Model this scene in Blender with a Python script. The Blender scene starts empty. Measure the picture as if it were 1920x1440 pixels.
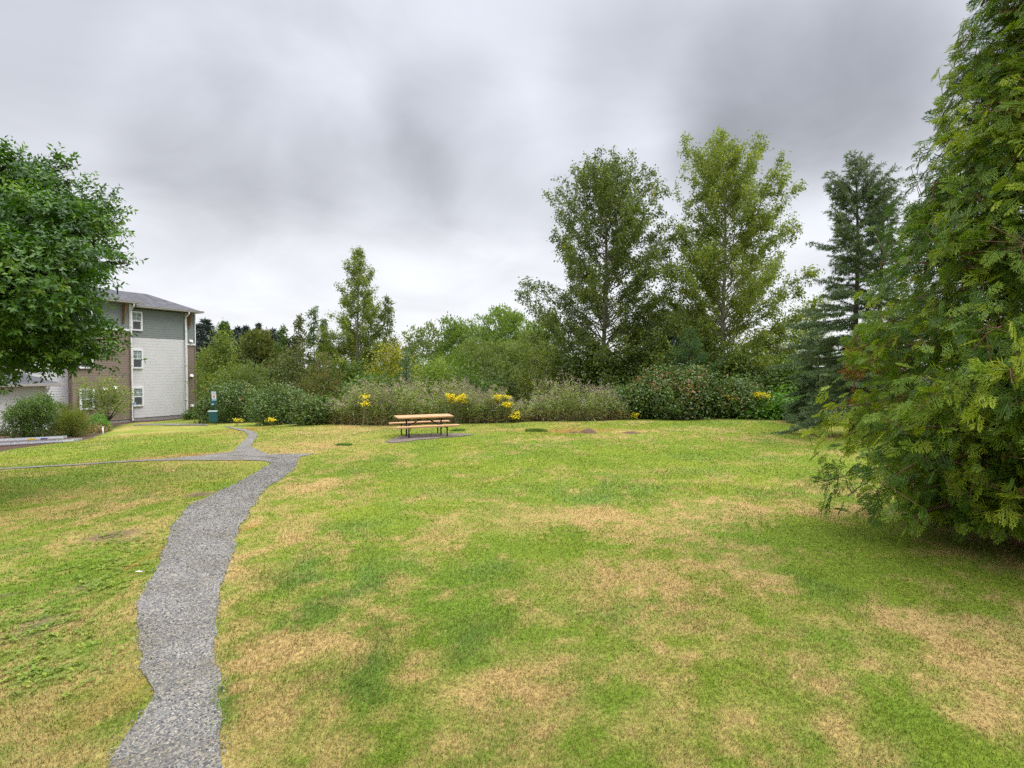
import bpy, math, random
import numpy as np

rng = np.random.default_rng(11)
random.seed(5)
SC = bpy.context.scene
COL = SC.collection
PI = math.pi

# ------------------------------------------------------------------ camera model
FOC, CX, CY, CAMZ = 1067.0, 960.0, 720.0, 2.5
PITCH = math.atan(29.0 / FOC)
CP, SP = math.cos(PITCH), math.sin(PITCH)


def ray(px, py):
    a = (px - CX) / FOC
    b = -(py - CY) / FOC
    return np.array([a, CP + b * SP, -SP + b * CP])


def at(px, py, Y):
    d = ray(px, py)
    t = Y / d[1]
    return np.array([d[0] * t, Y, CAMZ + d[2] * t])


def sstep(a, b, x):
    t = np.clip((np.asarray(x, float) - a) / (b - a), 0, 1)
    return t * t * (3 - 2 * t)


EDGE_X = [-60, -34, -28, -17, -12, -5, 0, 60]
EDGE_Y = [75, 70, 58, 36.5, 31.5, 28.2, 27.6, 27.6]


def hgt(x, y):
    x = np.asarray(x, float)
    y = np.asarray(y, float)
    q = (-x - 6) * .6 + (y - 17) * .5
    q = 2.0 * np.log1p(np.exp(np.clip(q / 2.0, -30, 30)))
    q = np.minimum(q, 40)
    z = -.06 * q
    ye = np.interp(x, EDGE_X, EDGE_Y)
    z = z - 2.0 * sstep(0.6, 12, y - ye)
    z = np.maximum(z, -3.2)
    near = sstep(200, 60, np.hypot(x, y))
    z = z + near * (.035 * np.sin(x * .55 + 1.0) * np.sin(y * .43 + .5) + .02 * np.sin(x * 1.3 + y * .9))
    # shallow trough along the gravel path, lawn bank on its far side
    return z


def ground_at(px, py):
    d = ray(px, py)
    t = 1.0
    lo, hi = 0.5, 300.0
    for t in np.geomspace(1.0, 250.0, 900):
        if CAMZ + d[2] * t < hgt(d[0] * t, d[1] * t):
            hi = t
            break
        lo = t
    for _ in range(30):
        m = .5 * (lo + hi)
        if CAMZ + d[2] * m < hgt(d[0] * m, d[1] * m):
            hi = m
        else:
            lo = m
    return np.array([d[0] * hi, d[1] * hi, float(hgt(d[0] * hi, d[1] * hi))])


# ------------------------------------------------------------------ noise
def _hash(ix, iy, seed):
    h = (ix.astype(np.int64) * 374761393 + iy.astype(np.int64) * 668265263 + seed * 974711) & 0x7fffffff
    h = ((h ^ (h >> 13)) * 1274126177) & 0x7fffffff
    h = h ^ (h >> 16)
    return (h & 0xffff) / 65535.0


def vnoise(x, y, seed=0):
    x = np.asarray(x, float)
    y = np.asarray(y, float)
    ix, iy = np.floor(x), np.floor(y)
    fx, fy = x - ix, y - iy
    fx = fx * fx * (3 - 2 * fx)
    fy = fy * fy * (3 - 2 * fy)
    a = _hash(ix, iy, seed)
    b = _hash(ix + 1, iy, seed)
    c = _hash(ix, iy + 1, seed)
    d = _hash(ix + 1, iy + 1, seed)
    return (a * (1 - fx) + b * fx) * (1 - fy) + (c * (1 - fx) + d * fx) * fy


def fbm(x, y, seed=0, octv=4):
    s, a, t = 0, 1.0, 0
    for k in range(octv):
        s = s + a * vnoise(x * 2 ** k + 17.3 * k, y * 2 ** k - 9.1 * k, seed + k)
        t += a
        a *= .55
    return s / t


# ------------------------------------------------------------------ mesh building
def unit(v):
    v = np.asarray(v, float)
    return v / np.maximum(np.linalg.norm(v, axis=-1, keepdims=True), 1e-9)


def runit(n):
    return unit(rng.normal(size=(n, 3)))


class MB:
    def __init__(self):
        self.V, self.F, self.T, self.M = [], [], [], []
        self.n = 0

    def add(self, V, F, tint=.5, mat=0):
        V = np.asarray(V, float).reshape(-1, 3)
        F = np.asarray(F, np.int64)
        if len(V) == 0:
            return self
        self.V.append(V)
        self.F.append(F + self.n)
        self.M.append(np.full(len(F), mat, np.int32))
        self.T.append(np.broadcast_to(np.asarray(tint, float), (len(V),)).copy())
        self.n += len(V)
        return self

    def box(self, c, s, ax=None, tint=.5, mat=0):
        """c centre, s full sizes, ax rows = local axes"""
        ax = np.eye(3) if ax is None else np.asarray(ax, float)
        q = np.array([[i, j, k] for i in (-.5, .5) for j in (-.5, .5) for k in (-.5, .5)])
        V = np.asarray(c, float) + (q * np.asarray(s, float)) @ ax
        F = [[0, 1, 3, 2], [4, 6, 7, 5], [0, 4, 5, 1], [2, 3, 7, 6], [0, 2, 6, 4], [1, 5, 7, 3]]
        return self.add(V, F, tint, mat)

    def tube(self, pts, rad, sides=6, cap=True, tint=.5, mat=0):
        pts = np.asarray(pts, float)
        k = len(pts)
        rad = np.broadcast_to(np.asarray(rad, float), (k,))
        tan = unit(np.gradient(pts, axis=0))
        ref = np.array([0., 0, 1]) if abs(tan[:, 2]).mean() < .8 else np.array([1., 0, 0])
        a = unit(np.cross(tan, ref))
        b = np.cross(tan, a)
        th = np.arange(sides) * 2 * PI / sides
        V = pts[:, None, :] + rad[:, None, None] * (np.cos(th)[None, :, None] * a[:, None, :] + np.sin(th)[None, :, None] * b[:, None, :])
        V = V.reshape(-1, 3)
        i = np.arange(k - 1)[:, None] * sides
        j = np.arange(sides)[None, :]
        j2 = (j + 1) % sides
        F = np.stack([i + j, i + j2, i + sides + j2, i + sides + j], -1).reshape(-1, 4)
        self.add(V, F, tint, mat)
        if cap and sides == 4 or (cap and rad[0] > .015):
            n0 = self.n
            self.F.append(np.array([[n0 - len(V) + q for q in range(sides)][::-1], [n0 - sides + q for q in range(sides)]]))
            self.M.append(np.full(2, mat, np.int32))
        return self

    def build(self, name, mat, parent=None, base=(0, 0, 0), smooth=False):
        if not self.V:
            return None
        V = np.concatenate(self.V) - np.asarray(base, float)
        T = np.concatenate(self.T)
        me = bpy.data.meshes.new(name)
        tot = np.concatenate([np.full(len(f), f.shape[1], np.int32) for f in self.F])
        li = np.concatenate([f.ravel() for f in self.F]).astype(np.int32)
        st = np.zeros(len(tot), np.int32)
        st[1:] = np.cumsum(tot)[:-1]
        me.vertices.add(len(V))
        me.vertices.foreach_set('co', V.astype(np.float32).ravel())
        me.loops.add(len(li))
        me.loops.foreach_set('vertex_index', li)
        me.polygons.add(len(tot))
        me.polygons.foreach_set('loop_start', st)
        me.polygons.foreach_set('loop_total', tot)
        me.polygons.foreach_set('use_smooth', np.full(len(tot), smooth, bool))
        mats = mat if isinstance(mat, (list, tuple)) else [mat]
        for m in mats:
            me.materials.append(m)
        me.polygons.foreach_set('material_index', np.concatenate(self.M))
        at_ = me.attributes.new('tint', 'FLOAT', 'POINT')
        at_.data.foreach_set('value', T.astype(np.float32))
        me.update(calc_edges=True)
        o = bpy.data.objects.new(name, me)
        COL.objects.link(o)
        if parent is not None:
            o.parent = parent
        return o


def tag(o, label=None, cat=None, group=None, kind=None):
    if label:
        o['label'] = label
    if cat:
        o['category'] = cat
    if group:
        o['group'] = group
    if kind:
        o['kind'] = kind
    return o


def thing(name, label, cat, loc, group=None):
    o = bpy.data.objects.new(name, None)
    o.empty_display_size = .2
    COL.objects.link(o)
    o.location = tuple(float(v) for v in loc)
    return tag(o, label, cat, group)


def leaves(P, D, N, L, W, fold=.12):
    D = unit(D)
    S = unit(np.cross(D, N))
    N2 = np.cross(S, D)
    L = np.broadcast_to(np.asarray(L, float), (len(P),))[:, None]
    W = np.broadcast_to(np.asarray(W, float), (len(P),))[:, None]
    m = P + D * L * .42
    V = np.stack([P, m + S * W * .5 + N2 * W * fold, P + D * L - N2 * L * .08, m - S * W * .5 + N2 * W * fold], 1).reshape(-1, 3)
    F = np.arange(len(P))[:, None] * 4 + np.arange(4)[None, :]
    return V, F


# ------------------------------------------------------------------ materials
def new_mat(name):
    m = bpy.data.materials.new(name)
    m.use_nodes = True
    nt = m.node_tree
    nt.nodes.clear()
    out = nt.nodes.new('ShaderNodeOutputMaterial')
    return m, nt, out


def N(nt, kind, **kw):
    n = nt.nodes.new(kind)
    for k, v in kw.items():
        if k in n.inputs.keys() if hasattr(n.inputs, 'keys') else False:
            n.inputs[k].default_value = v
        else:
            setattr(n, k, v)
    return n


def ramp(nt, fac, stops):
    r = nt.nodes.new('ShaderNodeValToRGB')
    el = r.color_ramp.elements
    while len(el) < len(stops):
        el.new(.5)
    for e, (p, c) in zip(el, stops):
        e.position = p
        e.color = (*c, 1)
    nt.links.new(fac, r.inputs[0])
    return r.outputs[0]


def leaf_mat(name, stops, trans=.35, rough=.5, spec=.35):
    m, nt, out = new_mat(name)
    a = N(nt, 'ShaderNodeAttribute', attribute_name='tint')
    c = ramp(nt, a.outputs['Fac'], stops)
    p = nt.nodes.new('ShaderNodeBsdfPrincipled')
    p.inputs['Roughness'].default_value = rough
    p.inputs['Specular IOR Level'].default_value = spec
    nt.links.new(c, p.inputs['Base Color'])
    t = nt.nodes.new('ShaderNodeBsdfTranslucent')
    mx = nt.nodes.new('ShaderNodeMix')
    mx.data_type = 'RGBA'
    mx.blend_type = 'MULTIPLY'
    mx.inputs[0].default_value = 1
    nt.links.new(c, mx.inputs[6])
    mx.inputs[7].default_value = (1.3, 1.35, .6, 1)
    nt.links.new(mx.outputs[2], t.inputs['Color'])
    ms = nt.nodes.new('ShaderNodeMixShader')
    ms.inputs[0].default_value = trans
    nt.links.new(p.outputs[0], ms.inputs[1])
    nt.links.new(t.outputs[0], ms.inputs[2])
    nt.links.new(ms.outputs[0], out.inputs[0])
    return m


def plain(name, col, rough=.6, spec=.3, metal=0., var=.12, scale=6., bump=0., bscale=40., stretch=(1, 1, 1)):
    m, nt, out = new_mat(name)
    p = nt.nodes.new('ShaderNodeBsdfPrincipled')
    p.inputs['Roughness'].default_value = rough
    p.inputs['Specular IOR Level'].default_value = spec
    p.inputs['Metallic'].default_value = metal
    tc = nt.nodes.new('ShaderNodeTexCoord')
    mp = nt.nodes.new('ShaderNodeMapping')
    mp.inputs['Scale'].default_value = stretch
    nt.links.new(tc.outputs['Object'], mp.inputs[0])
    nz = nt.nodes.new('ShaderNodeTexNoise')
    nz.inputs['Scale'].default_value = scale
    nz.inputs['Detail'].default_value = 6
    nt.links.new(mp.outputs[0], nz.inputs['Vector'])
    c = ramp(nt, nz.outputs[0], [(.25, tuple(v * (1 - var) for v in col)), (.75, tuple(min(1, v * (1 + var)) for v in col))])
    nt.links.new(c, p.inputs['Base Color'])
    if bump:
        n2 = nt.nodes.new('ShaderNodeTexNoise')
        n2.inputs['Scale'].default_value = bscale
        n2.inputs['Detail'].default_value = 5
        nt.links.new(mp.outputs[0], n2.inputs['Vector'])
        b = nt.nodes.new('ShaderNodeBump')
        b.inputs['Strength'].default_value = bump
        b.inputs['Distance'].default_value = .02
        nt.links.new(n2.outputs[0], b.inputs['Height'])
        nt.links.new(b.outputs[0], p.inputs['Normal'])
    nt.links.new(p.outputs[0], out.inputs[0])
    return m


LM = {
    'oak': leaf_mat('oak_leaf', [(0, (.022, .062, .006)), (.45, (.048, .122, .009)), (.8, (.105, .21, .014)), (1, (.20, .30, .028))], .32, .42, .45),
    'birch': leaf_mat('birch_leaf', [(0, (.075, .11, .02)), (.5, (.12, .165, .027)), (.88, (.17, .205, .03)), (1, (.36, .32, .02))], .35, .45),
    'birch_pale': leaf_mat('pale_birch_leaf', [(0, (.115, .16, .022)), (.5, (.20, .255, .032)), (.9, (.27, .31, .038)), (1, (.42, .38, .02))], .4, .45),
    'willow': leaf_mat('willow_leaf', [(0, (.125, .17, .045)), (.5, (.185, .24, .06)), (1, (.25, .31, .075))], .3, .55),
    'willow_green': leaf_mat('green_willow_leaf', [(0, (.12, .185, .035)), (.5, (.18, .265, .045)), (1, (.25, .34, .06))], .3, .55),
    'olive': leaf_mat('olive_leaf', [(0, (.085, .11, .03)), (.5, (.13, .155, .035)), (.85, (.17, .17, .045)), (1, (.24, .16, .07))], .3),
    'yellow': leaf_mat('yellow_leaf', [(0, (.10, .14, .02)), (.45, (.20, .22, .02)), (1, (.42, .36, .02))], .35),
    'lime': leaf_mat('lime_leaf', [(0, (.12, .19, .025)), (.5, (.20, .28, .03)), (1, (.32, .36, .04))], .38),
    'yellowgreen': leaf_mat('yellow_green_leaf', [(0, (.09, .14, .022)), (.5, (.15, .20, .03)), (1, (.24, .26, .035))], .38),
    'dark': leaf_mat('dark_leaf', [(0, (.055, .085, .016)), (.5, (.095, .14, .024)), (1, (.16, .20, .033))], .28),
    'mid': leaf_mat('mid_green_leaf', [(0, (.055, .10, .016)), (.5, (.095, .165, .022)), (1, (.16, .24, .03))], .32),
    'bramble': leaf_mat('bramble_leaf', [(0, (.05, .085, .016)), (.5, (.095, .16, .028)), (.84, (.16, .235, .045)), (.93, (.24, .13, .055)), (1, (.30, .15, .065))], .25, .4, .45),
    'box': leaf_mat('boxwood_leaf', [(0, (.07, .17, .02)), (1, (.18, .34, .035))], .3, .4),
    'feather': leaf_mat('feathery_leaf', [(0, (.09, .13, .02)), (.7, (.19, .24, .03)), (1, (.30, .22, .05))], .35),
    'jmaple': leaf_mat('small_maple_leaf', [(0, (.10, .15, .03)), (.6, (.19, .26, .045)), (1, (.30, .30, .07))], .4),
    'grassy': leaf_mat('strap_leaf', [(0, (.06, .15, .03)), (1, (.14, .28, .05))], .35),
    'spruce': leaf_mat('spruce_needle', [(0, (.07, .115, .05)), (.6, (.12, .18, .075)), (1, (.19, .24, .09))], .15, .5),
    'fir': leaf_mat('fir_needle', [(0, (.04, .10, .025)), (1, (.10, .20, .045))], .15, .5),
    'pine': leaf_mat('pine_needle', [(0, (.08, .17, .07)), (1, (.15, .27, .12))], .2, .5),
    'farfir': leaf_mat('hazed_far_fir_needle', [(0, (.035, .055, .05)), (1, (.07, .095, .08))], .1, .7),  # slight distance haze put into the firs' own bluish green
    'thuja': leaf_mat('cedar_scale_leaf', [(0, (.028, .07, .006)), (.4, (.08, .158, .008)), (.7, (.195, .285, .012)), (.88, (.34, .41, .02)), (.93, (.36, .41, .03)), (.955, (.26, .12, .03)), (1, (.2, .085, .03))], .3, .45, .4),
    'weed': leaf_mat('weed_leaf', [(0, (.33, .20, .09)), (.2, (.38, .30, .13)), (.4, (.22, .29, .07)), (.75, (.33, .41, .12)), (.93, (.46, .52, .27)), (1, (.52, .56, .40))], .3, .6),
    'seed': leaf_mat('seed_head', [(0, (.26, .18, .165)), (1, (.46, .36, .34))], .2, .8),
    'flower': leaf_mat('yellow_flower', [(0, (.66, .50, .012)), (1, (.82, .70, .02))], .25, .6),
    'silver': leaf_mat('silver_leaf', [(0, (.25, .30, .22)), (1, (.42, .46, .38))], .3, .7),
}
BARK = plain('grey_brown_bark', (.16, .14, .115), .9, .1, var=.4, scale=9, bump=.6, bscale=25, stretch=(1, 1, .3))
BARK_PALE = plain('pale_bark', (.30, .27, .21), .9, .1, var=.3, scale=8, bump=.4, stretch=(1, 1, .3))
BARK_DARK = plain('dark_bark', (.07, .055, .045), .9, .1, var=.4, scale=9, bump=.5)
BARK_RED = plain('cedar_bark', (.17, .095, .06), .9, .1, var=.4, scale=9, bump=.5, stretch=(1, 1, .2))
STEM = plain('twig_bark', (.18, .15, .09), .9, .1, var=.3)


# ------------------------------------------------------------------ vegetation generators
def dome_blobs(c, rx, ry, h, k, seed):
    r = np.random.default_rng(seed)
    c = (c[0], c[1], c[2] - .10 * h)
    h = h * 1.10
    base = c[2]
    out = [(c[0], c[1], base + .47 * h, rx * .82, ry * .82, h * .47)]
    for i in range(6):
        az = i * 1.047 + r.uniform(-.3, .3)
        out.append((c[0] + math.cos(az) * rx * .55, c[1] + math.sin(az) * ry * .55, base + .22 * h, rx * .42, ry * .42, h * .24))
    for i in range(k):
        az = i * 2.4 + r.uniform(-.5, .5)
        el = r.uniform(-.25, 1.25)
        s = r.uniform(.30, .50)
        dx = math.cos(az) * math.cos(el)
        dy = math.sin(az) * math.cos(el)
        dz = math.sin(el)
        bz = base + .5 * h + dz * h * (.5 - s * .45)
        out.append((c[0] + dx * rx * (1 - s * .7), c[1] + dy * ry * (1 - s * .7), max(bz, base + s * h * .3),
                    rx * s, ry * s, h * s * .55))
    return out


def blob_foliage(blobs, n, leaf, style, tint=(.45, .18), clump=18, seed=0, low=-.5):
    """leaves in clumps on the hulls of a set of ellipsoids"""
    r = np.random.default_rng(seed)
    B = np.array(blobs)
    area = (B[:, 3] * B[:, 4] + B[:, 4] * B[:, 5] + B[:, 3] * B[:, 5])
    nc = max(8, n // clump)
    bi = r.choice(len(B), nc, p=area / area.sum())
    d = unit(r.normal(size=(nc, 3)))
    d[:, 2] = np.where(d[:, 2] < low, -d[:, 2], d[:, 2])
    rad = r.uniform(.72, 1.06, nc) ** .8
    cc = B[bi, :3] + d * B[bi, 3:6] * rad[:, None]
    ct = r.normal(tint[0], tint[1], nc) + (r.random(len(B)) * .2 - .1)[bi]
    ci = np.repeat(np.arange(nc), clump)
    m = len(ci)
    g = r.normal(size=(m, 3))
    L = leaf[0] * r.uniform(.6, 1.3, m)
    W = leaf[1] * r.uniform(.7, 1.2, m)
    out = d[ci]
    if style == 'willow':
        P = cc[ci] + g * leaf[0] * np.array([.75, .75, .6]) - out * leaf[0] * .4
        D = out * 1.0 + np.array([0, 0, .45]) + r.normal(size=(m, 3)) * .45
        Nn = out + r.normal(size=(m, 3)) * .6
    elif style == 'feather':
        P = cc[ci] + g * leaf[0] * .8
        D = out * 1.0 + np.array([0, 0, .3]) + r.normal(size=(m, 3)) * .5
        Nn = r.normal(size=(m, 3))
    else:
        P = cc[ci] + g * leaf[0] * 1.5
        D = out * .5 + np.array([0, 0, -.25]) + r.normal(size=(m, 3)) * .8
        Nn = out * .7 + np.array([0, 0, .7]) + r.normal(size=(m, 3)) * .55
    V, F = leaves(P, D, Nn, L, W)
    t = np.clip(ct[ci] + r.normal(0, .1, m), 0, 1)
    # loose shoots that break the outline
    ns = nc // 9
    k = r.choice(nc, ns)
    sd_ = unit(d[k] * .7 + np.array([0, 0, .75]) + r.normal(size=(ns, 3)) * .35)
    sl_ = B[bi[k], 5] * r.uniform(.25, .75, ns) * (.4 if style == 'willow' else 1)
    q = np.tile(np.linspace(.15, 1, 12), ns)
    kk = np.repeat(np.arange(ns), 12)
    mm = len(kk)
    P2 = cc[k][kk] + sd_[kk] * (sl_[kk] * q)[:, None] + np.array([0, 0, -.25]) * (sl_[kk] * q ** 2)[:, None]
    D2 = sd_[kk] * .6 + unit(r.normal(size=(mm, 3))) * .8
    V2, F2 = leaves(P2, D2, r.normal(size=(mm, 3)) + np.array([0, 0, .6]), leaf[0] * r.uniform(.6, 1.1, mm), leaf[1] * r.uniform(.6, 1.1, mm))
    t2 = np.clip(ct[k][kk] + .1, 0, 1)
    return np.concatenate([V, V2]), np.concatenate([F, F2 + len(V)]), np.repeat(np.concatenate([t, t2]), 4)


def stems_mb(base, blobs, n, r0, seed, wob=.1):
    r = np.random.default_rng(seed)
    mb = MB()
    for i in range(n):
        b = blobs[i % len(blobs)]
        e = np.array(b[:3]) + r.normal(size=3) * np.array(b[3:6]) * .3
        s = np.asarray(base) + np.array([r.normal() * .12, r.normal() * .12, -.05])
        k = 6
        tt = np.linspace(0, 1, k)[:, None]
        mid = s + (e - s) * tt
        mid[:, 2] += (np.sin(tt[:, 0] * PI)) * .08 * abs(e[2] - s[2])
        mid[1:-1] += r.normal(size=(k - 2, 3)) * wob * .5
        mb.tube(mid, np.linspace(r0, r0 * .25, k), 5)
    return mb


def shrub(name, label, cat, px, half, top, Y, mat, leaf, n, style='round', k=9, tint=(.45, .16), group=None,
          depth=None, clump=18, stem=STEM, nst=7, base_z=None, low=-.95, r0=.03, seed=None):
    x = at(px, top, Y)[0]
    ztop = at(px, top, Y)[2]
    gz = float(hgt(x, Y)) if base_z is None else base_z
    rx = half / FOC * Y
    ry = rx * .85 if depth is None else depth
    h = ztop - gz
    seed = int(px * 7 + top) if seed is None else seed
    bl = dome_blobs((x, Y, gz), rx, ry, h, k, seed)
    root = thing(name, label, cat, (x, Y, gz), group)
    V, F, t = blob_foliage(bl, n, leaf, style, tint, clump, seed, low)
    MB().add(V, F, t).build('foliage', LM[mat], root, (x, Y, gz))
    stems_mb((x, Y, gz), bl, nst, r0, seed).build('stem', stem, root, (x, Y, gz), True)
    return root


def poplar(name, label, px, top, Y, env, nprim, nleaf, leaf, mat, bark, r0, group=None, seed=1, lean=0., cat='tree', t0=.14, fill=1.0,
           el0=.30, el1=1.05, wisp=.35):
    r = np.random.default_rng(seed)
    tp = at(px, top, Y)
    gz = float(hgt(tp[0], Y))
    base = np.array([tp[0] - lean, Y, gz])
    H = tp[2] - gz
    kk = 14
    tt = np.linspace(0, 1, kk)
    tr = base + np.stack([lean * tt ** 1.3 + np.sin(tt * 7 + seed) * .012 * H * tt * (1 - tt) * 2, np.sin(tt * 5 + seed) * .01 * H * tt, tt * H], 1)
    wood = MB()
    tr[0, 2] -= .15
    wood.tube(tr, r0 * (1 - tt) ** .85 + .012, 8)
    ts, tl, td, tw = [], [], [], []
    te, er = [e[0] for e in env], [e[1] for e in env]
    for i in range(nprim):
        t = t0 + (.985 - t0) * ((i + .5) / nprim)
        b = np.array([np.interp(t, tt, tr[:, c]) for c in range(3)])
        az = i * 2.399 + r.uniform(-.6, .6)
        el = el0 + (el1 - el0) * t ** 1.2 + r.uniform(-.15, .15)
        L = np.interp(t, te, er) * r.uniform(.55, 1.18) / max(.45, math.cos(el) + .08)
        L = min(L, max(.35, (H * (.985 + .03 * r.random()) - (b[2] - base[2])) / (math.sin(el) + .1)))
        hd = np.array([math.cos(az), math.sin(az), 0])
        s = np.linspace(0, 1, 7)[:, None]
        pts = b + hd * L * s * math.cos(el) + np.array([0, 0, 1]) * (L * s * math.sin(el) + .1 * L * s * s)
        pts[2:] += r.normal(size=(5, 3)) * .03 * L
        rb = max(.012, r0 * (1 - t) * .42)
        wood.tube(pts, np.linspace(rb, .006, 7), 5, cap=False)
        nt = max(4, int(L * 6))
        for j in range(nt):
            q = r.uniform(.18, 1.0) ** .75
            c = np.array([np.interp(q, s[:, 0], pts[:, a]) for a in range(3)])
            d = unit(hd * .6 + np.array([0, 0, .45]) + r.normal(size=3) * .75)
            l = r.uniform(.25, .75) * (.5 + wisp * min(L, 4) * .6) * (1.15 - .4 * q) * (1.1 - .45 * t)
            wood.tube(np.stack([c, c + d * l * .5 + np.array([0, 0, .03]), c + d * l]), [.009, .006, .004], 3, cap=False)
            ts.append(c)
            td.append(d)
            tl.append(l)
            tw.append(l * (.6 + .8 * r.random()) + .12)
    ts, td, tl, tw = np.array(ts), np.array(td), np.array(tl), np.array(tw)
    ct = r.normal(.42, .17, len(ts))
    idx = r.choice(len(ts), nleaf, p=tw / tw.sum())
    P = ts[idx] + td[idx] * (tl[idx] * r.uniform(.1, 1.08, nleaf))[:, None] + r.normal(size=(nleaf, 3)) * .12 * fill
    D = r.normal(size=(nleaf, 3)) * .7 + td[idx] * .4 + np.array([0, 0, -.55])
    Nn = r.normal(size=(nleaf, 3)) + np.array([0, 0, .5])
    V, F = leaves(P, D, Nn, leaf[0] * r.uniform(.65, 1.25, nleaf), leaf[1] * r.uniform(.7, 1.2, nleaf))
    t = np.clip(ct[idx] + r.normal(0, .13, nleaf), 0, 1)
    t = np.where(r.random(nleaf) < .02, 1.0, t)
    root = thing(name, label, cat, base, group)
    wood.build('trunk', bark, root, base, True)
    MB().add(V, F, np.repeat(t, 4)).build('crown', LM[mat], root, base)
    return root


def conifer_parts(H, env, whorl, nb, seed, need=(.05, .011), dens=70, el_top=.9, el_low=-.1, tint=(.45, .2), zlow=.08, twig_n=9, droop=.25, tw=.34, lmin=.6):
    r = np.random.default_rng(seed)
    wood = MB()
    tt = np.linspace(0, 1, 10)
    tr = np.stack([np.sin(tt * 4 + seed) * .01 * H * tt, np.cos(tt * 5) * .008 * H * tt, tt * H - .05], 1)
    wood.tube(tr, .012 * H * (1 - tt) ** .9 + .008, 7)
    segs = []
    te, er = [e[0] for e in env], [e[1] for e in env]
    z = zlow * H
    while z < H * .985:
        t = z / H
        k = nb if t < .9 else max(3, nb - 2)
        a0 = r.uniform(0, 6.3)
        for i in range(k):
            az = a0 + i * 2 * PI / k + r.uniform(-.35, .35)
            L = np.interp(t, te, er) * r.uniform(lmin, 1.12)
            el = el_low + (el_top - el_low) * t ** 1.6 + r.uniform(-.12, .12)
            hd = np.array([math.cos(az), math.sin(az), 0])
            sd = np.array([-math.sin(az), math.cos(az), 0])
            s = np.linspace(0, 1, 8)
            b = np.array([np.interp(t, tt, tr[:, 0]), np.interp(t, tt, tr[:, 1]), z + r.uniform(-.1, .1)])
            dr = droop * (1 - t)
            pts = b + hd * (L * s * math.cos(el))[:, None] + np.array([0, 0, 1]) * (L * (s * math.sin(el) - dr * s ** 1.6 + dr * .45 * s ** 4))[:, None]
            wood.tube(pts, np.linspace(max(.008, .006 * L + .004), .004, 8), 4, cap=False)
            segs.append((pts[5], pts[7]))
            segs.append((pts[3], pts[5]))
            m = max(3, int(twig_n * min(1.5, L)))
            for j in range(m):
                q = .2 + .78 * (j + r.random()) / m
                c = np.array([np.interp(q, s, pts[:, a]) for a in range(3)])
                sg = 1 if j % 2 else -1
                l = tw * L * (1 - q * .75) * r.uniform(.6, 1.1) + .08
                d = unit(hd * .75 + sd * sg * r.uniform(.5, 1.0) + np.array([0, 0, r.uniform(-.35, .15)]))
                e = c + d * l
                segs.append((c, e))
                wood.tube(np.stack([c, e]), [.006, .003], 3, cap=False)
                if l > .3:
                    for u in (.35, .6, .8):
                        c2 = c + d * l * u
                        d2 = unit(d + sd * r.uniform(-.9, .9) + np.array([0, 0, r.uniform(-.3, .1)]))
                        segs.append((c2, c2 + d2 * l * .42))
        z += whorl * (1.15 - .55 * t) * r.uniform(.85, 1.15)
    A = np.array([s[0] for s in segs])
    Bq = np.array([s[1] for s in segs])
    ln = np.linalg.norm(Bq - A, axis=1)
    cnt = np.maximum(3, (ln * dens).astype(int))
    idx = np.repeat(np.arange(len(A)), cnt)
    n = len(idx)
    u = r.random(n)[:, None]
    ax = unit(Bq - A)[idx]
    P = A[idx] + (Bq - A)[idx] * u
    D = ax * .65 + unit(r.normal(size=(n, 3)))
    V, F = leaves(P, D, r.normal(size=(n, 3)), need[0] * r.uniform(.7, 1.2, n), need[1])
    ct = r.normal(tint[0], tint[1], len(A))
    t = np.clip(ct[idx] + .25 * (u[:, 0] - .4) + r.normal(0, .06, n), 0, 1)
    return wood, V, F, np.repeat(t, 4)


def conifer(name, label, px, top, Y, halfpx, mat, group=None, cat='tree', base_z=None, prof=None, **kw):
    tp = at(px, top, Y)
    gz = float(hgt(tp[0], Y)) if base_z is None else base_z
    H = tp[2] - gz
    R = halfpx / FOC * Y
    prof = prof or [(0, .9), (.1, 1.0), (.5, .66), (.8, .34), (1, .04)]
    w, V, F, t = conifer_parts(H, [(a, b * R) for a, b in prof], **kw)
    root = thing(name, label, cat, (tp[0], Y, gz), group)
    w.build('trunk', BARK_DARK, root, (0, 0, 0), True)
    MB().add(V, F, t).build('crown', LM[mat], root)
    return root

# ------------------------------------------------------------------ world, sun, camera
SUN_EL, SUN_AZ = math.radians(58), math.radians(70)     # azimuth measured from +Y towards +X
W = bpy.data.worlds.new('World')
SC.world = W
W.use_nodes = True
nt = W.node_tree
nt.nodes.clear()
wout = nt.nodes.new('ShaderNodeOutputWorld')
sky = nt.nodes.new('ShaderNodeTexSky')
sky.sky_type = 'NISHITA'
sky.sun_disc = False
sky.sun_elevation = SUN_EL
sky.sun_rotation = SUN_AZ
bg1 = nt.nodes.new('ShaderNodeBackground')
bg1.inputs[1].default_value = .1
nt.links.new(sky.outputs[0], bg1.inputs[0])
tc = nt.nodes.new('ShaderNodeTexCoord')


def M(op, a, b=None, c=None):
    n = nt.nodes.new('ShaderNodeMath')
    n.operation = op
    for i, v in enumerate((a, b, c)):
        if v is None:
            continue
        if isinstance(v, (int, float)):
            n.inputs[i].default_value = v
        else:
            nt.links.new(v, n.inputs[i])
    return n.outputs[0]


def VM(op, a, b=None, s=None):
    n = nt.nodes.new('ShaderNodeVectorMath')
    n.operation = op
    for i, v in enumerate((a, b)):
        if v is None:
            continue
        if isinstance(v, (tuple, list, np.ndarray)):
            n.inputs[i].default_value = tuple(float(q) for q in v)
        else:
            nt.links.new(v, n.inputs[i])
    if s is not None:
        n.inputs['Scale'].default_value = s
    return n


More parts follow.
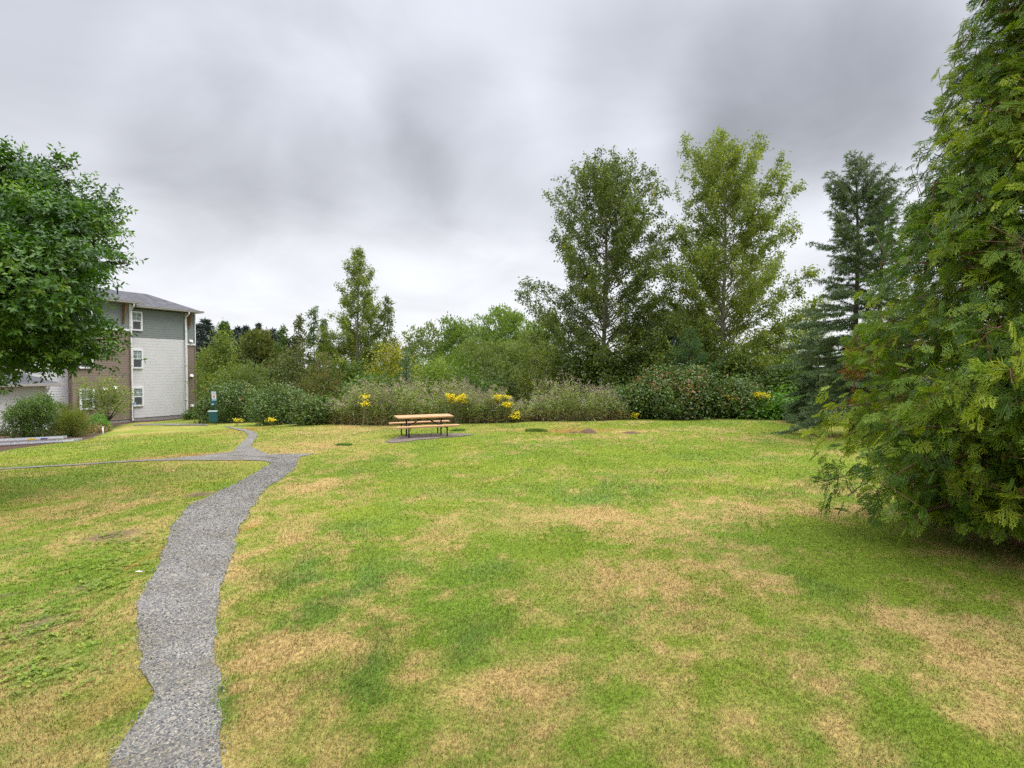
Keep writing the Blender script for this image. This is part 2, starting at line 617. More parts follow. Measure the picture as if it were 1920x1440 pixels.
dirv = VM('NORMALIZE', tc.outputs['Generated']).outputs[0]
sx = nt.nodes.new('ShaderNodeSeparateXYZ')
nt.links.new(dirv, sx.inputs[0])
zz = M('MAXIMUM', sx.outputs[2], 0.0)
# a cloud deck seen in perspective
den = M('ADD', zz, .34)
cv = nt.nodes.new('ShaderNodeCombineXYZ')
nt.links.new(M('DIVIDE', sx.outputs[0], den), cv.inputs[0])
nt.links.new(M('DIVIDE', sx.outputs[1], den), cv.inputs[1])
n1 = nt.nodes.new('ShaderNodeTexNoise')
n1.inputs['Scale'].default_value = 2.1
n1.inputs['Detail'].default_value = 5
n1.inputs['Roughness'].default_value = .56
n1.inputs['Distortion'].default_value = .5
nt.links.new(cv.outputs[0], n1.inputs['Vector'])
n2 = nt.nodes.new('ShaderNodeTexNoise')
n2.inputs['Scale'].default_value = 3.2
n2.inputs['Detail'].default_value = 4
nt.links.new(dirv, n2.inputs['Vector'])
wob = VM('SCALE', VM('SUBTRACT', n2.outputs['Color'], (.5, .5, .5)).outputs[0], s=.13).outputs[0]
dw = VM('NORMALIZE', VM('ADD', dirv, wob).outputs[0]).outputs[0]
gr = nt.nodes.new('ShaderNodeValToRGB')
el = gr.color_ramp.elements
stops = [(0, .635), (.12, .63), (.25, .60), (.36, .545), (.50, .515), (.58, .57), (.74, 2.2), (1, 2.9)]  # top stops: unseen overhead sky brightened beyond overcast to light the ground
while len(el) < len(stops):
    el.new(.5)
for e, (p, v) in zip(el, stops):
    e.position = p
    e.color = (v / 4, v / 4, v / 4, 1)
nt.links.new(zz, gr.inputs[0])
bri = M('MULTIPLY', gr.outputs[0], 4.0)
mr = nt.nodes.new('ShaderNodeMapRange')
nt.links.new(n1.outputs[0], mr.inputs[0])
for i, v in ((1, .3), (2, .7), (3, .88), (4, 1.09)):
    mr.inputs[i].default_value = v
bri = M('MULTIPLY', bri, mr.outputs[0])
# broad darker and lighter banks of cloud: direction, angular radius, amount
for px, py, ra, am in [(470, 300, 9, -.17), (360, 380, 7, -.08), (850, 300, 8, -.13), (700, 350, 7, -.11), (1050, 330, 7, -.06), (1480, 210, 10, -.20), (1250, 150, 9, -.08),
                       (1640, 180, 8, -.13), (1350, 330, 6, -.08), (1100, 400, 5, -.05), (610, 200, 6, .10), (470, 150, 8, .03), (930, 150, 8, .08), (990, 240, 6, .05),
                       (1250, 260, 5, .06), (1150, 240, 5, .06), (60, 120, 9, -.08), (150, 330, 6, .02), (1750, 110, 5, -.02), (300, 130, 5, .05), (1560, 400, 5, .06), (700, 480, 6, .04)]:
    d = ray(px, py)
    d = d / np.linalg.norm(d)
    dp = VM('DOT_PRODUCT', dw, d).outputs['Value']
    m = nt.nodes.new('ShaderNodeMapRange')
    m.interpolation_type = 'SMOOTHSTEP'
    nt.links.new(dp, m.inputs[0])
    m.inputs[1].default_value = math.cos(math.radians(ra * 1.25))
    m.inputs[2].default_value = 1.0
    m.inputs[3].default_value = 0.0
    m.inputs[4].default_value = am * (.85 if am < 0 else .6)
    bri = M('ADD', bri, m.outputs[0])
tintr = nt.nodes.new('ShaderNodeValToRGB')
tintr.color_ramp.elements[0].position = .02
tintr.color_ramp.elements[0].color = (.965, .975, 1, 1)
tintr.color_ramp.elements[1].position = .4
tintr.color_ramp.elements[1].color = (.885, .91, 1, 1)
nt.links.new(zz, tintr.inputs[0])
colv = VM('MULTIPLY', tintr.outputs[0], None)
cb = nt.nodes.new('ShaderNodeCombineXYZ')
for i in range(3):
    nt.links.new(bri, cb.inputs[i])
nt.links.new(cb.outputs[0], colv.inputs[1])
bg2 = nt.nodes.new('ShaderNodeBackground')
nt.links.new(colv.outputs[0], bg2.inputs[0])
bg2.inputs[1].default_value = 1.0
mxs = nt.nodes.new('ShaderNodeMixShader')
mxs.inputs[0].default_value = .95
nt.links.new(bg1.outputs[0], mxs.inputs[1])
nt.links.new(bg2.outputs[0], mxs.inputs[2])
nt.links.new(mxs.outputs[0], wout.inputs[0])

sl = bpy.data.lights.new('sun', 'SUN')
sl.energy = 1.5
sl.angle = math.radians(28)
sl.color = (1, .965, .91)
so = bpy.data.objects.new('sun', sl)
COL.objects.link(so)
so.rotation_euler = (PI / 2 - SUN_EL, 0, PI - SUN_AZ)
so.location = (20, 5, 30)

cam = bpy.data.cameras.new('camera')
cam.lens = 36.0 * FOC / 1920.0
cam.sensor_width = 36
cam.clip_start = .05
cam.clip_end = 6000
co = bpy.data.objects.new('camera', cam)
COL.objects.link(co)
co.location = (0, 0, CAMZ)
co.rotation_euler = (PI / 2 - PITCH, 0, 0)
SC.camera = co
SC.view_settings.view_transform = 'Standard'
SC.view_settings.look = 'None'
SC.view_settings.gamma = 1
SC.view_settings.exposure = 0.7
SC.render.engine = 'CYCLES'
SC.cycles.max_bounces = 7
SC.cycles.diffuse_bounces = 4
SC.cycles.transmission_bounces = 5
SC.cycles.transparent_max_bounces = 8
SC.cycles.use_denoising = False
SC.cycles.denoiser = 'OPENIMAGEDENOISE'
SC.cycles.denoising_input_passes = 'RGB_ALBEDO_NORMAL'
SC.cycles.sample_clamp_indirect = 6
SC.cycles.caustics_reflective = False
SC.cycles.caustics_refractive = False


# ------------------------------------------------------------------ lawn fields
def poly_px(pts):
    return np.array([ground_at(*p)[:2] for p in pts])


def inside(x, y, poly):
    x = np.asarray(x, float)
    y = np.asarray(y, float)
    r = np.zeros(x.shape, bool)
    b = (x >= poly[:, 0].min()) & (x <= poly[:, 0].max()) & (y >= poly[:, 1].min()) & (y <= poly[:, 1].max())
    xx, yy = x[b], y[b]
    c = np.zeros(xx.shape, bool)
    n = len(poly)
    for i in range(n):
        x0, y0 = poly[i]
        x1, y1 = poly[(i + 1) % n]
        if y0 == y1:
            continue
        k = ((y0 > yy) != (y1 > yy)) & (xx < (x1 - x0) * (yy - y0) / (y1 - y0) + x0)
        c ^= k
    r[b] = c
    return r


def densify(P, step, amp, seed):
    """resample an edge finely and roughen it"""
    P = np.asarray(P, float)
    d = np.r_[0, np.cumsum(np.linalg.norm(np.diff(P, axis=0), axis=1))]
    n = max(3, int(d[-1] / step))
    s = np.linspace(0, d[-1], n)
    # smooth through the control points
    Q = np.stack([np.interp(s, d, P[:, 0]), np.interp(s, d, P[:, 1])], 1)
    for _ in range(8):
        Q[1:-1] = .25 * Q[:-2] + .5 * Q[1:-1] + .25 * Q[2:]
    tn = unit(np.gradient(Q, axis=0))
    nn = np.stack([-tn[:, 1], tn[:, 0]], 1)
    w = (fbm(s * 3.2, s * 0 + seed, seed, 5) - .5) * 2.4 * amp
    return Q + nn * w[:, None]


def to_n(P, n):
    d = np.r_[0, np.cumsum(np.linalg.norm(np.diff(P, axis=0), axis=1))]
    s = np.linspace(0, d[-1], n)
    return np.stack([np.interp(s, d, P[:, 0]), np.interp(s, d, P[:, 1])], 1)


ML = [(170, 1560), (205, 1440), (246, 1358), (290, 1318), (300, 1292), (270, 1250), (264, 1200), (258, 1150), (266, 1110), (300, 1068), (308, 1030), (324, 985), (352, 950), (400, 928), (450, 903), (490, 880), (512, 868), (478, 860), (440, 852)]
MR = [(400, 1560), (408, 1440), (412, 1358), (414, 1330), (420, 1290), (408, 1250), (404, 1200), (404, 1150), (410, 1110), (425, 1068), (437, 1030), (446, 990), (470, 955), (490, 925), (515, 905), (548, 882), (556, 868), (560, 858), (590, 851)]
LU = [(-200, 894.5), (0, 878.8), (100, 872.8), (200, 867), (300, 861.5), (370, 855.5), (430, 848), (470, 846)]
LD = [(-200, 897), (0, 881), (100, 875), (200, 869), (300, 864.5), (400, 864), (460, 863), (515, 866)]
UL = [(425, 854), (438, 846), (446, 836), (458, 826), (466, 817), (458, 810), (440, 805), (420, 800)]
UR = [(520, 858), (492, 848), (470, 838), (478, 826), (484, 816), (474, 809), (452, 804), (426, 799)]
FU = [(255, 796), (300, 795), (340, 794.5), (380, 795)]
FD = [(250, 798), (300, 797.5), (350, 798), (392, 799)]
strips = []
for k, (a, b, amp, dz) in enumerate([(ML, MR, .05, .010), (LU, LD, .05, .016), (UL, UR, .06, .022), (FU, FD, .08, .028)]):
    ga, gb = [list(ground_at(*p)[:2]) for p in a], [list(ground_at(*p)[:2]) for p in b]
    if k == 0:      # the path goes on past the photographer
        ga = [[-2.6, -9.], [-2.9, -5.], [-3.1, -1.5], [-2.95, 1.2]] + ga
        gb = [[-1.7, -9.], [-2.0, -5.], [-2.2, -1.5], [-2.0, 1.2]] + gb
    A = densify(ga, .07, amp, 3 + k)
    B = densify(gb, .07, amp, 23 + k)
    n = max(len(A), len(B))
    strips.append((to_n(A, n), to_n(B, n), dz))
PATH_POLYS = [np.concatenate([a, b[::-1]]) for a, b, _ in strips]
PAD = poly_px([(722, 830), (738, 822), (760, 817), (800, 813.5), (850, 812.5), (896, 814), (880, 817), (838, 820.5), (800, 824), (765, 828), (735, 832)])
BED = poly_px([(-260, 900), (-60, 858), (0, 846), (60, 837), (110, 831), (150, 827), (185, 817), (205, 809), (212, 803), (228, 797), (262, 792), (345, 785), (345, 780), (240, 787), (140, 787), (0, 800), (-260, 805)])

# patches seen in the lawn: picture position, half size, kind, strength
PATCH = [(1050, 975, 150, 20, 'dry', .9), (1330, 955, 120, 16, 'dry', .7), (1520, 955, 90, 14, 'dry', .7), (1180, 1100, 190, 40, 'dry', .6), (1250, 1060, 120, 25, 'dry', .5),
         (900, 1310, 170, 46, 'dry', 1.), (1000, 1260, 120, 40, 'dry', .7), (730, 1245, 60, 30, 'dry', .6), (1330, 1150, 100, 30, 'dry', .6), (1690, 1170, 90, 36, 'dry', .9), (1790, 1240, 110, 36, 'dry', .9),
         (1500, 1290, 60, 26, 'dry', .7), (1330, 1240, 60, 26, 'dry', .6), (1880, 1330, 70, 26, 'dry', .8), (1470, 1345, 40, 16, 'dry', .6), (520, 1240, 60, 70, 'dry', .7), (600, 1160, 60, 40, 'dry', .4),
         (450, 985, 18, 25, 'dry', .8), (440, 1060, 20, 22, 'dry', .9), (590, 905, 28, 18, 'dry', .8), (560, 1010, 30, 20, 'dry', .6), (300, 1050, 22, 10, 'rust', 1.), (440, 992, 14, 10, 'rust', 1.), (280, 1300, 40, 26, 'rust', .8), (180, 1330, 60, 30, 'rust', .4),
         (240, 1275, 40, 20, 'rust', .5), (130, 955, 80, 12, 'dry', .6), (60, 975, 50, 10, 'dry', .5), (230, 918, 60, 8, 'dry', .5), (40, 1230, 60, 30, 'rust', .3), (300, 1120, 16, 12, 'dry', .5), (265, 930, 40, 10, 'dry', .4),
         (400, 893, 80, 5, 'dry', .4), (380, 852, 60, 4, 'rust', .7), (300, 858, 40, 3, 'rust', .5), (590, 838, 60, 6, 'dry', .8), (560, 845, 40, 5, 'dry', .7), (680, 800, 90, 6, 'dry', .6), (480, 803, 30, 4, 'rust', .6), (640, 790, 60, 3, 'dry', .8),
         (950, 806, 60, 3, 'dry', .8), (1070, 808, 70, 4, 'rust', .8), (1180, 809, 50, 4, 'dry', .8), (1290, 806, 60, 3, 'dry', .7), (1540, 806, 40, 4, 'dry', .9), (1500, 852, 60, 3, 'dry', .6), (1600, 850, 30, 5, 'dry', .8), (1420, 870, 60, 4, 'dry', .4), (1200, 880, 70, 6, 'dry', .4), (1340, 905, 90, 7, 'dry', .5), (860, 920, 60, 8, 'dry', .5), (800, 905, 60, 6, 'dry', .3),
         (270, 815, 70, 6, 'dry', .5), (230, 806, 25, 4, 'dry', .8), (350, 800, 60, 3, 'dry', .5), (160, 860, 60, 4, 'green', .5), (250, 845, 120, 8, 'green', .9), (60, 850, 80, 8, 'green', .8), (330, 830, 60, 5, 'green', .6),
         (1010, 1025, 80, 20, 'green', 1.), (1080, 1012, 60, 14, 'green', .8), (860, 1090, 70, 24, 'blue', .8), (780, 1100, 60, 22, 'green', .7), (860, 1200, 50, 40, 'blue', 1.), (640, 1240, 32, 60, 'blue', 1.3), (600, 1110, 30, 60, 'blue', 1.3), (440, 1330, 34, 40, 'blue', 1.3), (430, 1240, 20, 30, 'blue', .6),
         (1500, 1110, 40, 20, 'blue', .8), (1350, 1140, 40, 16, 'blue', .4), (1470, 1180, 50, 22, 'green', .6), (1560, 1200, 60, 30, 'blue', .4), (1720, 1330, 90, 30, 'green', .9), (1400, 1200, 60, 20, 'green', .5), (1250, 1330, 70, 26, 'green', .5), (1600, 1000, 130, 28, 'green', .9), (1620, 1070, 120, 30, 'green', .8), (1750, 1130, 90, 40, 'green', .8),
         (1540, 915, 80, 8, 'blue', .6), (1180, 925, 100, 10, 'blue', .6), (1000, 915, 80, 10, 'blue', .4), (700, 985, 80, 20, 'blue', .3), (640, 870, 100, 14, 'green', .6), (850, 850, 150, 10, 'green', .6), (1100, 860, 160, 10, 'green', .7), (1350, 835, 160, 8, 'green', .6), (1500, 885, 90, 8, 'green', .8), (1200, 830, 150, 6, 'green', .6),
         (540, 960, 40, 26, 'green', .4), (520, 1080, 30, 30, 'blue', 1.3), (150, 1060, 150, 50, 'green', .8), (180, 1070, 110, 26, 'green', 1.), (150, 900, 160, 20, 'blue', .5), (300, 960, 90, 30, 'green', .6), (60, 1110, 60, 30, 'green', .6), (120, 1120, 80, 20, 'green', .8), (200, 1210, 40, 26, 'green', .8), (100, 1280, 50, 20, 'green', .4), (100, 900, 120, 12, 'blue', .6), (40, 930, 60, 16, 'blue', .5), (330, 985, 60, 12, 'green', .8), (240, 980, 50, 10, 'green', .6), (430, 910, 40, 8, 'green', .6), (50, 1010, 50, 16, 'green', .3),
         (205, 1006, 45, 8, 'soil', 1.), (250, 1010, 25, 6, 'soil', .8), (383, 926, 22, 5, 'soil', 1.), (182, 1096, 20, 6, 'soil', 1.), (20, 1111, 26, 4, 'soil', .9), (100, 1165, 40, 16, 'soil', 1.), (60, 1190, 40, 20, 'soil', .7), (140, 1160, 30, 10, 'soil', .6), (70, 1215, 30, 10, 'soil', .5), (296, 928, 12, 3, 'soil', .6), (10, 1003, 20, 4, 'soil', .6)]
PW = []
for px, py, rx, ry, kd, st in PATCH:
    g = ground_at(px, py)
    hi, lo = ground_at(px, max(py - ry, 793)), ground_at(px, py + ry)
    PW.append((g[0], g[1], max(.12, rx / FOC * g[1]), max(.1, .5 * abs(hi[1] - lo[1])), kd, st))

C_G = np.array([.120, .190, .018])
C_YG = np.array([.190, .235, .022])
C_B = np.array([.122, .212, .048])
C_D = np.array([.385, .272, .10])
C_R = np.array([.31, .165, .05])
C_S = np.array([.135, .092, .060])
C_M = np.array([.075, .048, .034])
C_W = np.array([.035, .042, .018])


LAWN_DRY = [None]


def lawn(x, y):
    """albedo, bare-soil amount, grass length factor"""
    x = np.asarray(x, float)
    y = np.asarray(y, float)
    wx = x + (fbm(x * .9, y * .9, 40, 3) - .5) * 1.3
    wy = y + (fbm(x * .9 + 31, y * .9, 41, 3) - .5) * 1.3 * (1 + y * .03)
    w = {k: np.zeros(x.shape) for k in ('dry', 'green', 'blue', 'soil', 'rust')}
    for (cx, cy, rx, ry, kd, st) in PW:
        sc = 1.0 if kd != 'soil' else .35
        ux = x + (wx - x) * sc
        uy = y + (wy - y) * sc
        q = ((ux - cx) / rx) ** 2 + ((uy - cy) / ry) ** 2
        w[kd] = np.maximum(w[kd], st * np.exp(-q * .9))
    n1_ = fbm(x * .45, y * .30, 1, 4)
    n2_ = fbm(x * 1.7 + 5, y * 1.2, 2, 4)
    n3_ = fbm(x * 7, y * 6, 3, 3)
    dry = np.clip((n1_ - .47) * 1.7 + (n2_ - .5) * 1.7 + (n3_ - .5) * 1.7 + .14 - .16 * sstep(9, 17, y) + .16 * sstep(9, 4.5, y), 0, .8)
    dry = np.clip(dry + w['dry'] * (.45 + 1.1 * n3_) * .85 - w['green'] * .5 - w['blue'] * .45, 0, 1)
    blue = np.clip((fbm(x * .8 + 50, y * .8, 6, 3) - .54) * 4, 0, .7)
    blue = np.clip((blue * .6 + w['blue'] * .8) * (.3 + 1.4 * n3_) - w['green'] * .4, 0, 1)
    yg = np.clip(fbm(x * .6 + 9, y * .5, 8, 3) * 1.3 - .15 + .25 * sstep(9, 16, y) - w['green'] * .25, 0, 1)
    c = C_G + (C_YG - C_G) * yg[..., None]
    c = c + (C_B - c) * blue[..., None] * .8
    c = c + (C_D - c) * dry[..., None]
    rust = np.clip(w['rust'] * 1.1 * (.5 + n2_), 0, 1)
    c = c + (C_R - c) * rust[..., None]
    soil = np.clip(w['soil'] * 1.5 - .35 + (n3_ - .5) * 1.3 * (w['soil'] > .05), 0, 1)
    c = c + (C_S - c) * soil[..., None]
    ln = np.clip(.75 + .5 * blue + .25 * w['blue'] + .25 * (n2_ - .5) - .2 * dry, .35, 1.6)
    ye = np.interp(x, EDGE_X, EDGE_Y)
    wild = sstep(-.1, .9, y - ye + (n2_ - .5) * .8)
    c = c + (C_W - c) * wild[..., None]
    bed = inside(wx * .2 + x * .8, wy * .2 + y * .8, BED).astype(float)
    c = c + (C_M * (.7 + .8 * n3_[..., None]) - c) * bed[..., None]
    soil = np.maximum(np.maximum(soil, wild), bed)
    LAWN_DRY[0] = dry * (1 - soil)
    return c, soil, ln


# ground sheet ------------------------------------------------------------------
def axis(fine, steps):
    out = [0.0]
    for lim, st in steps:
        while out[-1] < lim - 1e-6:
            out.append(out[-1] + st)
    return np.array(out)


ax_ = axis(0, [(11, .12), (24, .2), (40, .4), (80, 1.6), (200, 8), (2400, 100)])
xs = np.r_[-ax_[:0:-1], ax_]
ay_ = axis(0, [(14, .11), (34, .17), (50, .4), (90, 1.6), (220, 8), (2600, 100)])
an_ = axis(0, [(4, .4), (40, 3), (400, 40)])
ys = np.r_[-an_[:0:-1], ay_]
GX, GY = np.meshgrid(xs, ys)
gx_, gy_ = GX.ravel(), GY.ravel()
gc, gs, gl = lawn(gx_, gy_)
nx, ny = len(xs), len(ys)
ii = np.arange(ny - 1)[:, None] * nx + np.arange(nx - 1)[None, :]
GF = np.stack([ii, ii + 1, ii + nx + 1, ii + nx], -1).reshape(-1, 4)
GV = np.stack([gx_, gy_, hgt(gx_, gy_)], 1)
# little earth heaps pushed up by moles are things of their own, further down


def col_mat(name, scale, rough, bump, bdist, lo, hi, trans=0., attr='col'):
    m, nt, out = new_mat(name)
    a = N(nt, 'ShaderNodeAttribute', attribute_name=attr)
    p = nt.nodes.new('ShaderNodeBsdfPrincipled')
    p.inputs['Roughness'].default_value = rough
    p.inputs['Specular IOR Level'].default_value = .12
    geo = nt.nodes.new('ShaderNodeNewGeometry')
    nz = nt.nodes.new('ShaderNodeTexNoise')
    nz.inputs['Scale'].default_value = scale
    nz.inputs['Detail'].default_value = 7
    nz.inputs['Roughness'].default_value = .65
    nt.links.new(geo.outputs['Position'], nz.inputs['Vector'])
    r = ramp(nt, nz.outputs[0], [(.3, (lo,) * 3), (.7, (hi,) * 3)])
    mx = nt.nodes.new('ShaderNodeMix')
    mx.data_type = 'RGBA'
    mx.blend_type = 'MULTIPLY'
    mx.inputs[0].default_value = 1
    nt.links.new(a.outputs['Color'], mx.inputs[6])
    nt.links.new(r, mx.inputs[7])
    nt.links.new(mx.outputs[2], p.inputs['Base Color'])
    if bump:
        b = nt.nodes.new('ShaderNodeBump')
        b.inputs['Strength'].default_value = bump
        b.inputs['Distance'].default_value = bdist
        nt.links.new(nz.outputs[0], b.inputs['Height'])
        nt.links.new(b.outputs[0], p.inputs['Normal'])
    sh = p.outputs[0]
    if trans:
        t = nt.nodes.new('ShaderNodeBsdfTranslucent')
        nt.links.new(a.outputs['Color'], t.inputs['Color'])
        ms = nt.nodes.new('ShaderNodeMixShader')
        ms.inputs[0].default_value = trans
        nt.links.new(sh, ms.inputs[1])
        nt.links.new(t.outputs[0], ms.inputs[2])
        sh = ms.outputs[0]
    nt.links.new(sh, out.inputs[0])
    return m


def set_col(o, c):
    a = o.data.attributes.new('col', 'FLOAT_COLOR', 'POINT')
    a.data.foreach_set('color', np.concatenate([c, np.ones((len(c), 1))], 1).astype(np.float32).ravel())


gmat = col_mat('lawn_turf', 22, .95, .9, .05, .62, 1.3)
go = MB().add(GV, GF).build('ground', gmat, smooth=True)
set_col(go, gc)
go['kind'] = 'structure'

# gravel path -------------------------------------------------------------------
pm, nt, out = new_mat('crushed_gravel')
geo = nt.nodes.new('ShaderNodeNewGeometry')
vo = nt.nodes.new('ShaderNodeTexVoronoi')
vo.inputs['Scale'].default_value = 62
nt.links.new(geo.outputs['Position'], vo.inputs['Vector'])
c1 = ramp(nt, vo.outputs['Color'], [(0, (.06, .06, .062)), (.35, (.13, .13, .13)), (.7, (.21, .205, .195)), (.9, (.31, .28, .22)), (1, (.42, .41, .39))])
nz = nt.nodes.new('ShaderNodeTexNoise')
nz.inputs['Scale'].default_value = 1.6
nz.inputs['Detail'].default_value = 6
nt.links.new(geo.outputs['Position'], nz.inputs['Vector'])
c2 = ramp(nt, nz.outputs[0], [(.32, (.84, .79, .66)), (.68, (1.18, 1.14, 1.08))])
mx = nt.nodes.new('ShaderNodeMix')
mx.data_type = 'RGBA'
mx.blend_type = 'MULTIPLY'
mx.inputs[0].default_value = 1
nt.links.new(c1, mx.inputs[6])
nt.links.new(c2, mx.inputs[7])
p = nt.nodes.new('ShaderNodeBsdfPrincipled')
p.inputs['Roughness'].default_value = .9
p.inputs['Specular IOR Level'].default_value = .2
nt.links.new(mx.outputs[2], p.inputs['Base Color'])
b = nt.nodes.new('ShaderNodeBump')
b.inputs['Strength'].default_value = 1
b.inputs['Distance'].default_value = .012
b.invert = True
nt.links.new(vo.outputs['Distance'], b.inputs['Height'])
nt.links.new(b.outputs[0], p.inputs['Normal'])
nt.links.new(p.outputs[0], out.inputs[0])

mb = MB()
for A, B, dz in strips:
    n, k = len(A), 7
    u = np.linspace(0, 1, k)[None, :, None]
    Q = (A[:, None, :] * (1 - u) + B[:, None, :] * u).reshape(-1, 2)
    V = np.c_[Q, hgt(Q[:, 0], Q[:, 1]) + dz]
    i = np.arange(n - 1)[:, None] * k + np.arange(k - 1)[None, :]
    mb.add(V, np.stack([i, i + 1, i + k + 1, i + k], -1).reshape(-1, 4))
po = mb.build('gravel_path', pm, smooth=True)
po['kind'] = 'structure'
cpt = PAD.mean(0)
rim = densify(np.r_[PAD, PAD[:1]], .15, .12, 77)
mb = MB()
n = len(rim)
rings = [cpt + (rim - cpt) * s for s in (1, .75, .5, .25, .02)]
V = np.concatenate(rings)
V = np.c_[V, hgt(V[:, 0], V[:, 1]) + .018]
for a in range(4):
    i = np.arange(n - 1)
    mb.add(V[a * n:(a + 2) * n], np.stack([i, i + 1, i + n + 1, i + n], -1))
po = mb.build('gravel_pad', plain('trodden_gravel', (.165, .135, .112), .95, .1, var=.45, scale=9, bump=1, bscale=70), smooth=True)
po['kind'] = 'structure'

# loose stones on the near path
r = np.random.default_rng(3)
A, B, dz = strips[0]
oc = np.array([[1, 0, 0], [-1, 0, 0], [0, 1, 0], [0, -1, 0], [0, 0, 1], [0, 0, -1]], float)
of = np.array([[0, 2, 4], [2, 1, 4], [1, 3, 4], [3, 0, 4], [2, 0, 5], [1, 2, 5], [3, 1, 5], [0, 3, 5]])
n = 16000
q = .33 + .67 * r.random(n) ** 1.5
k = np.clip((q * (len(A) - 1)).astype(int), 0, len(A) - 2)
f = r.uniform(-.03, 1.03, n)[:, None]
Q = A[k] * (1 - f) + B[k] * f + r.normal(size=(n, 2)) * .03
S = .0045 + .006 * r.random(n) ** 2 + .0035 * sstep(4, 10, Q[:, 1])
base = np.c_[Q, hgt(Q[:, 0], Q[:, 1]) + dz + S * .25]
rot = r.normal(size=(n, 3, 3))
rot = np.linalg.qr(rot)[0]
V = (oc[None] * np.array([1.25, .9, .6])) @ rot * S[:, None, None] * r.uniform(.8, 1.2, (n, 6, 1)) + base[:, None, :]
F = (np.arange(n)[:, None, None] * 6 + of[None]).reshape(-1, 3)
stone = leaf_mat('loose_stone', [(0, (.08, .08, .083)), (.45, (.17, .17, .168)), (.8, (.28, .26, .22)), (1, (.44, .42, .38))], 0, .85, .2)
o = MB().add(V.reshape(-1, 3), F, np.repeat(r.random(n), 6)).build('loose_gravel', stone)
tag(o, 'loose grey crushed stones scattered over the winding path', 'gravel', kind='stuff')

# grass blades --------------------------------------------------------------------
def blades(n, r0, r1, seed, hh, ww):
    r = np.random.default_rng(seed)
    rad = r0 * (r1 / r0) ** r.random(n)
    az = r.uniform(-1.3, 1.3, n)
    az = np.where(rad > 12, az * .82, az)
    x, y = rad * np.sin(az), rad * np.cos(az)
    c, s, ln = lawn(x, y)
    dr = LAWN_DRY[0]
    ok = r.random(n) > s * 1.15
    for q, P in enumerate(PATH_POLYS):
        jit = r.normal(size=(n, 2)) * (.05 + .06 * vnoise(x * 1.5, y * 1.5, 61)[:, None])
        ok &= ~inside(x + jit[:, 0], y + jit[:, 1], P)
    pj = r.normal(size=(n, 2)) * np.array([.22, .12])
    ok &= ~inside(x + pj[:, 0], y + pj[:, 1], PAD)
    x, y, c, ln, rad, dr, s2 = x[ok], y[ok], c[ok], ln[ok], rad[ok], dr[ok], s[ok]
    n = len(x)
    tall = vnoise(x * 2.2, y * 2.2, 91)
    h = hh * ln * r.uniform(.45, 1.25, n) * (.8 + .5 * tall)
    w = ww * r.uniform(.7, 1.3, n) * (rad / 4.5) ** .8
    h = h * (rad / 4.5) ** .12
    a = r.uniform(0, 2 * PI, n)
    wa = vnoise(x * .8, y * .8, 92) * 9
    lean = r.uniform(.25, 1.1, n)
    dx = np.cos(a) * lean + .35 * np.cos(wa)
    dy = np.sin(a) * lean + .35 * np.sin(wa)
    sa = a + PI / 2 + r.normal(size=n) * .5
    sx_, sy_ = np.cos(sa) * w * .5, np.sin(sa) * w * .5
    z = hgt(x, y) - .004
    b0 = np.stack([x - sx_, y - sy_, z], 1)
    b1 = np.stack([x + sx_, y + sy_, z], 1)
    m = np.stack([x + dx * h * .4, y + dy * h * .4, z + h * .6], 1)
    s3 = np.stack([sx_ * .8, sy_ * .8, np.zeros(n)], 1)
    tip = np.stack([x + dx * h * 1.0, y + dy * h * 1.0, z + h * (1.0 - .22 * lean)], 1)
    V = np.stack([b0, b1, m + s3, m - s3, tip], 1).reshape(-1, 3)
    i = np.arange(n)[:, None] * 5
    j = r.normal(1.0, .17, (n, 1)) * np.ones((1, 3))
    straw = (r.random(n) < .05 + dr * .85)[:, None]
    un = np.clip(dr, 0, .93)[:, None]
    green = np.clip((c - C_D * un) / (1 - un), 0, 1) * .55 + .45 * (C_G + (C_YG - C_G) * r.random((n, 1)))
    tan_ = C_D * (1 - .45 * r.random((n, 1)) ** 2)
    brown = (r.random(n) < .10)[:, None]
    tan_ = np.where(brown, C_R * .8, tan_)
    far = sstep(8, 16, rad)[:, None] * .6
    cc = np.where(straw, tan_ * .97, green * 1.05)
    cc = cc * (1 - far) + c * far
    cc = np.where(s2[:, None] > .25, c, cc)
    cc = cc * np.clip(j, .5, 1.5)
    return V, i + np.array([[0, 1, 2, 3]]), i + np.array([[3, 2, 4]]), np.repeat(cc, 5, 0)


bm_ = col_mat('grass_blade', 3, .65, 0, 0, .95, 1.05, .25)
mb = MB()
cols = []
for (n, r0, r1, sd, hh, ww) in [(640000, 1.5, 9.0, 5, .040, .0042), (370000, 9.0, 34.0, 6, .042, .0042)]:
    V, F4, F3, cc = blades(n, r0, r1, sd, hh, ww)
    n0 = mb.n
    mb.add(V, F4)
    mb.F.append(F3 + n0)
    mb.M.append(np.zeros(len(F3), np.int32))
    cols.append(cc)
o = mb.build('grass', bm_)
set_col(o, np.concatenate(cols))
tag(o, 'mown lawn grass, green with dry straw-coloured patches', 'grass', kind='stuff')

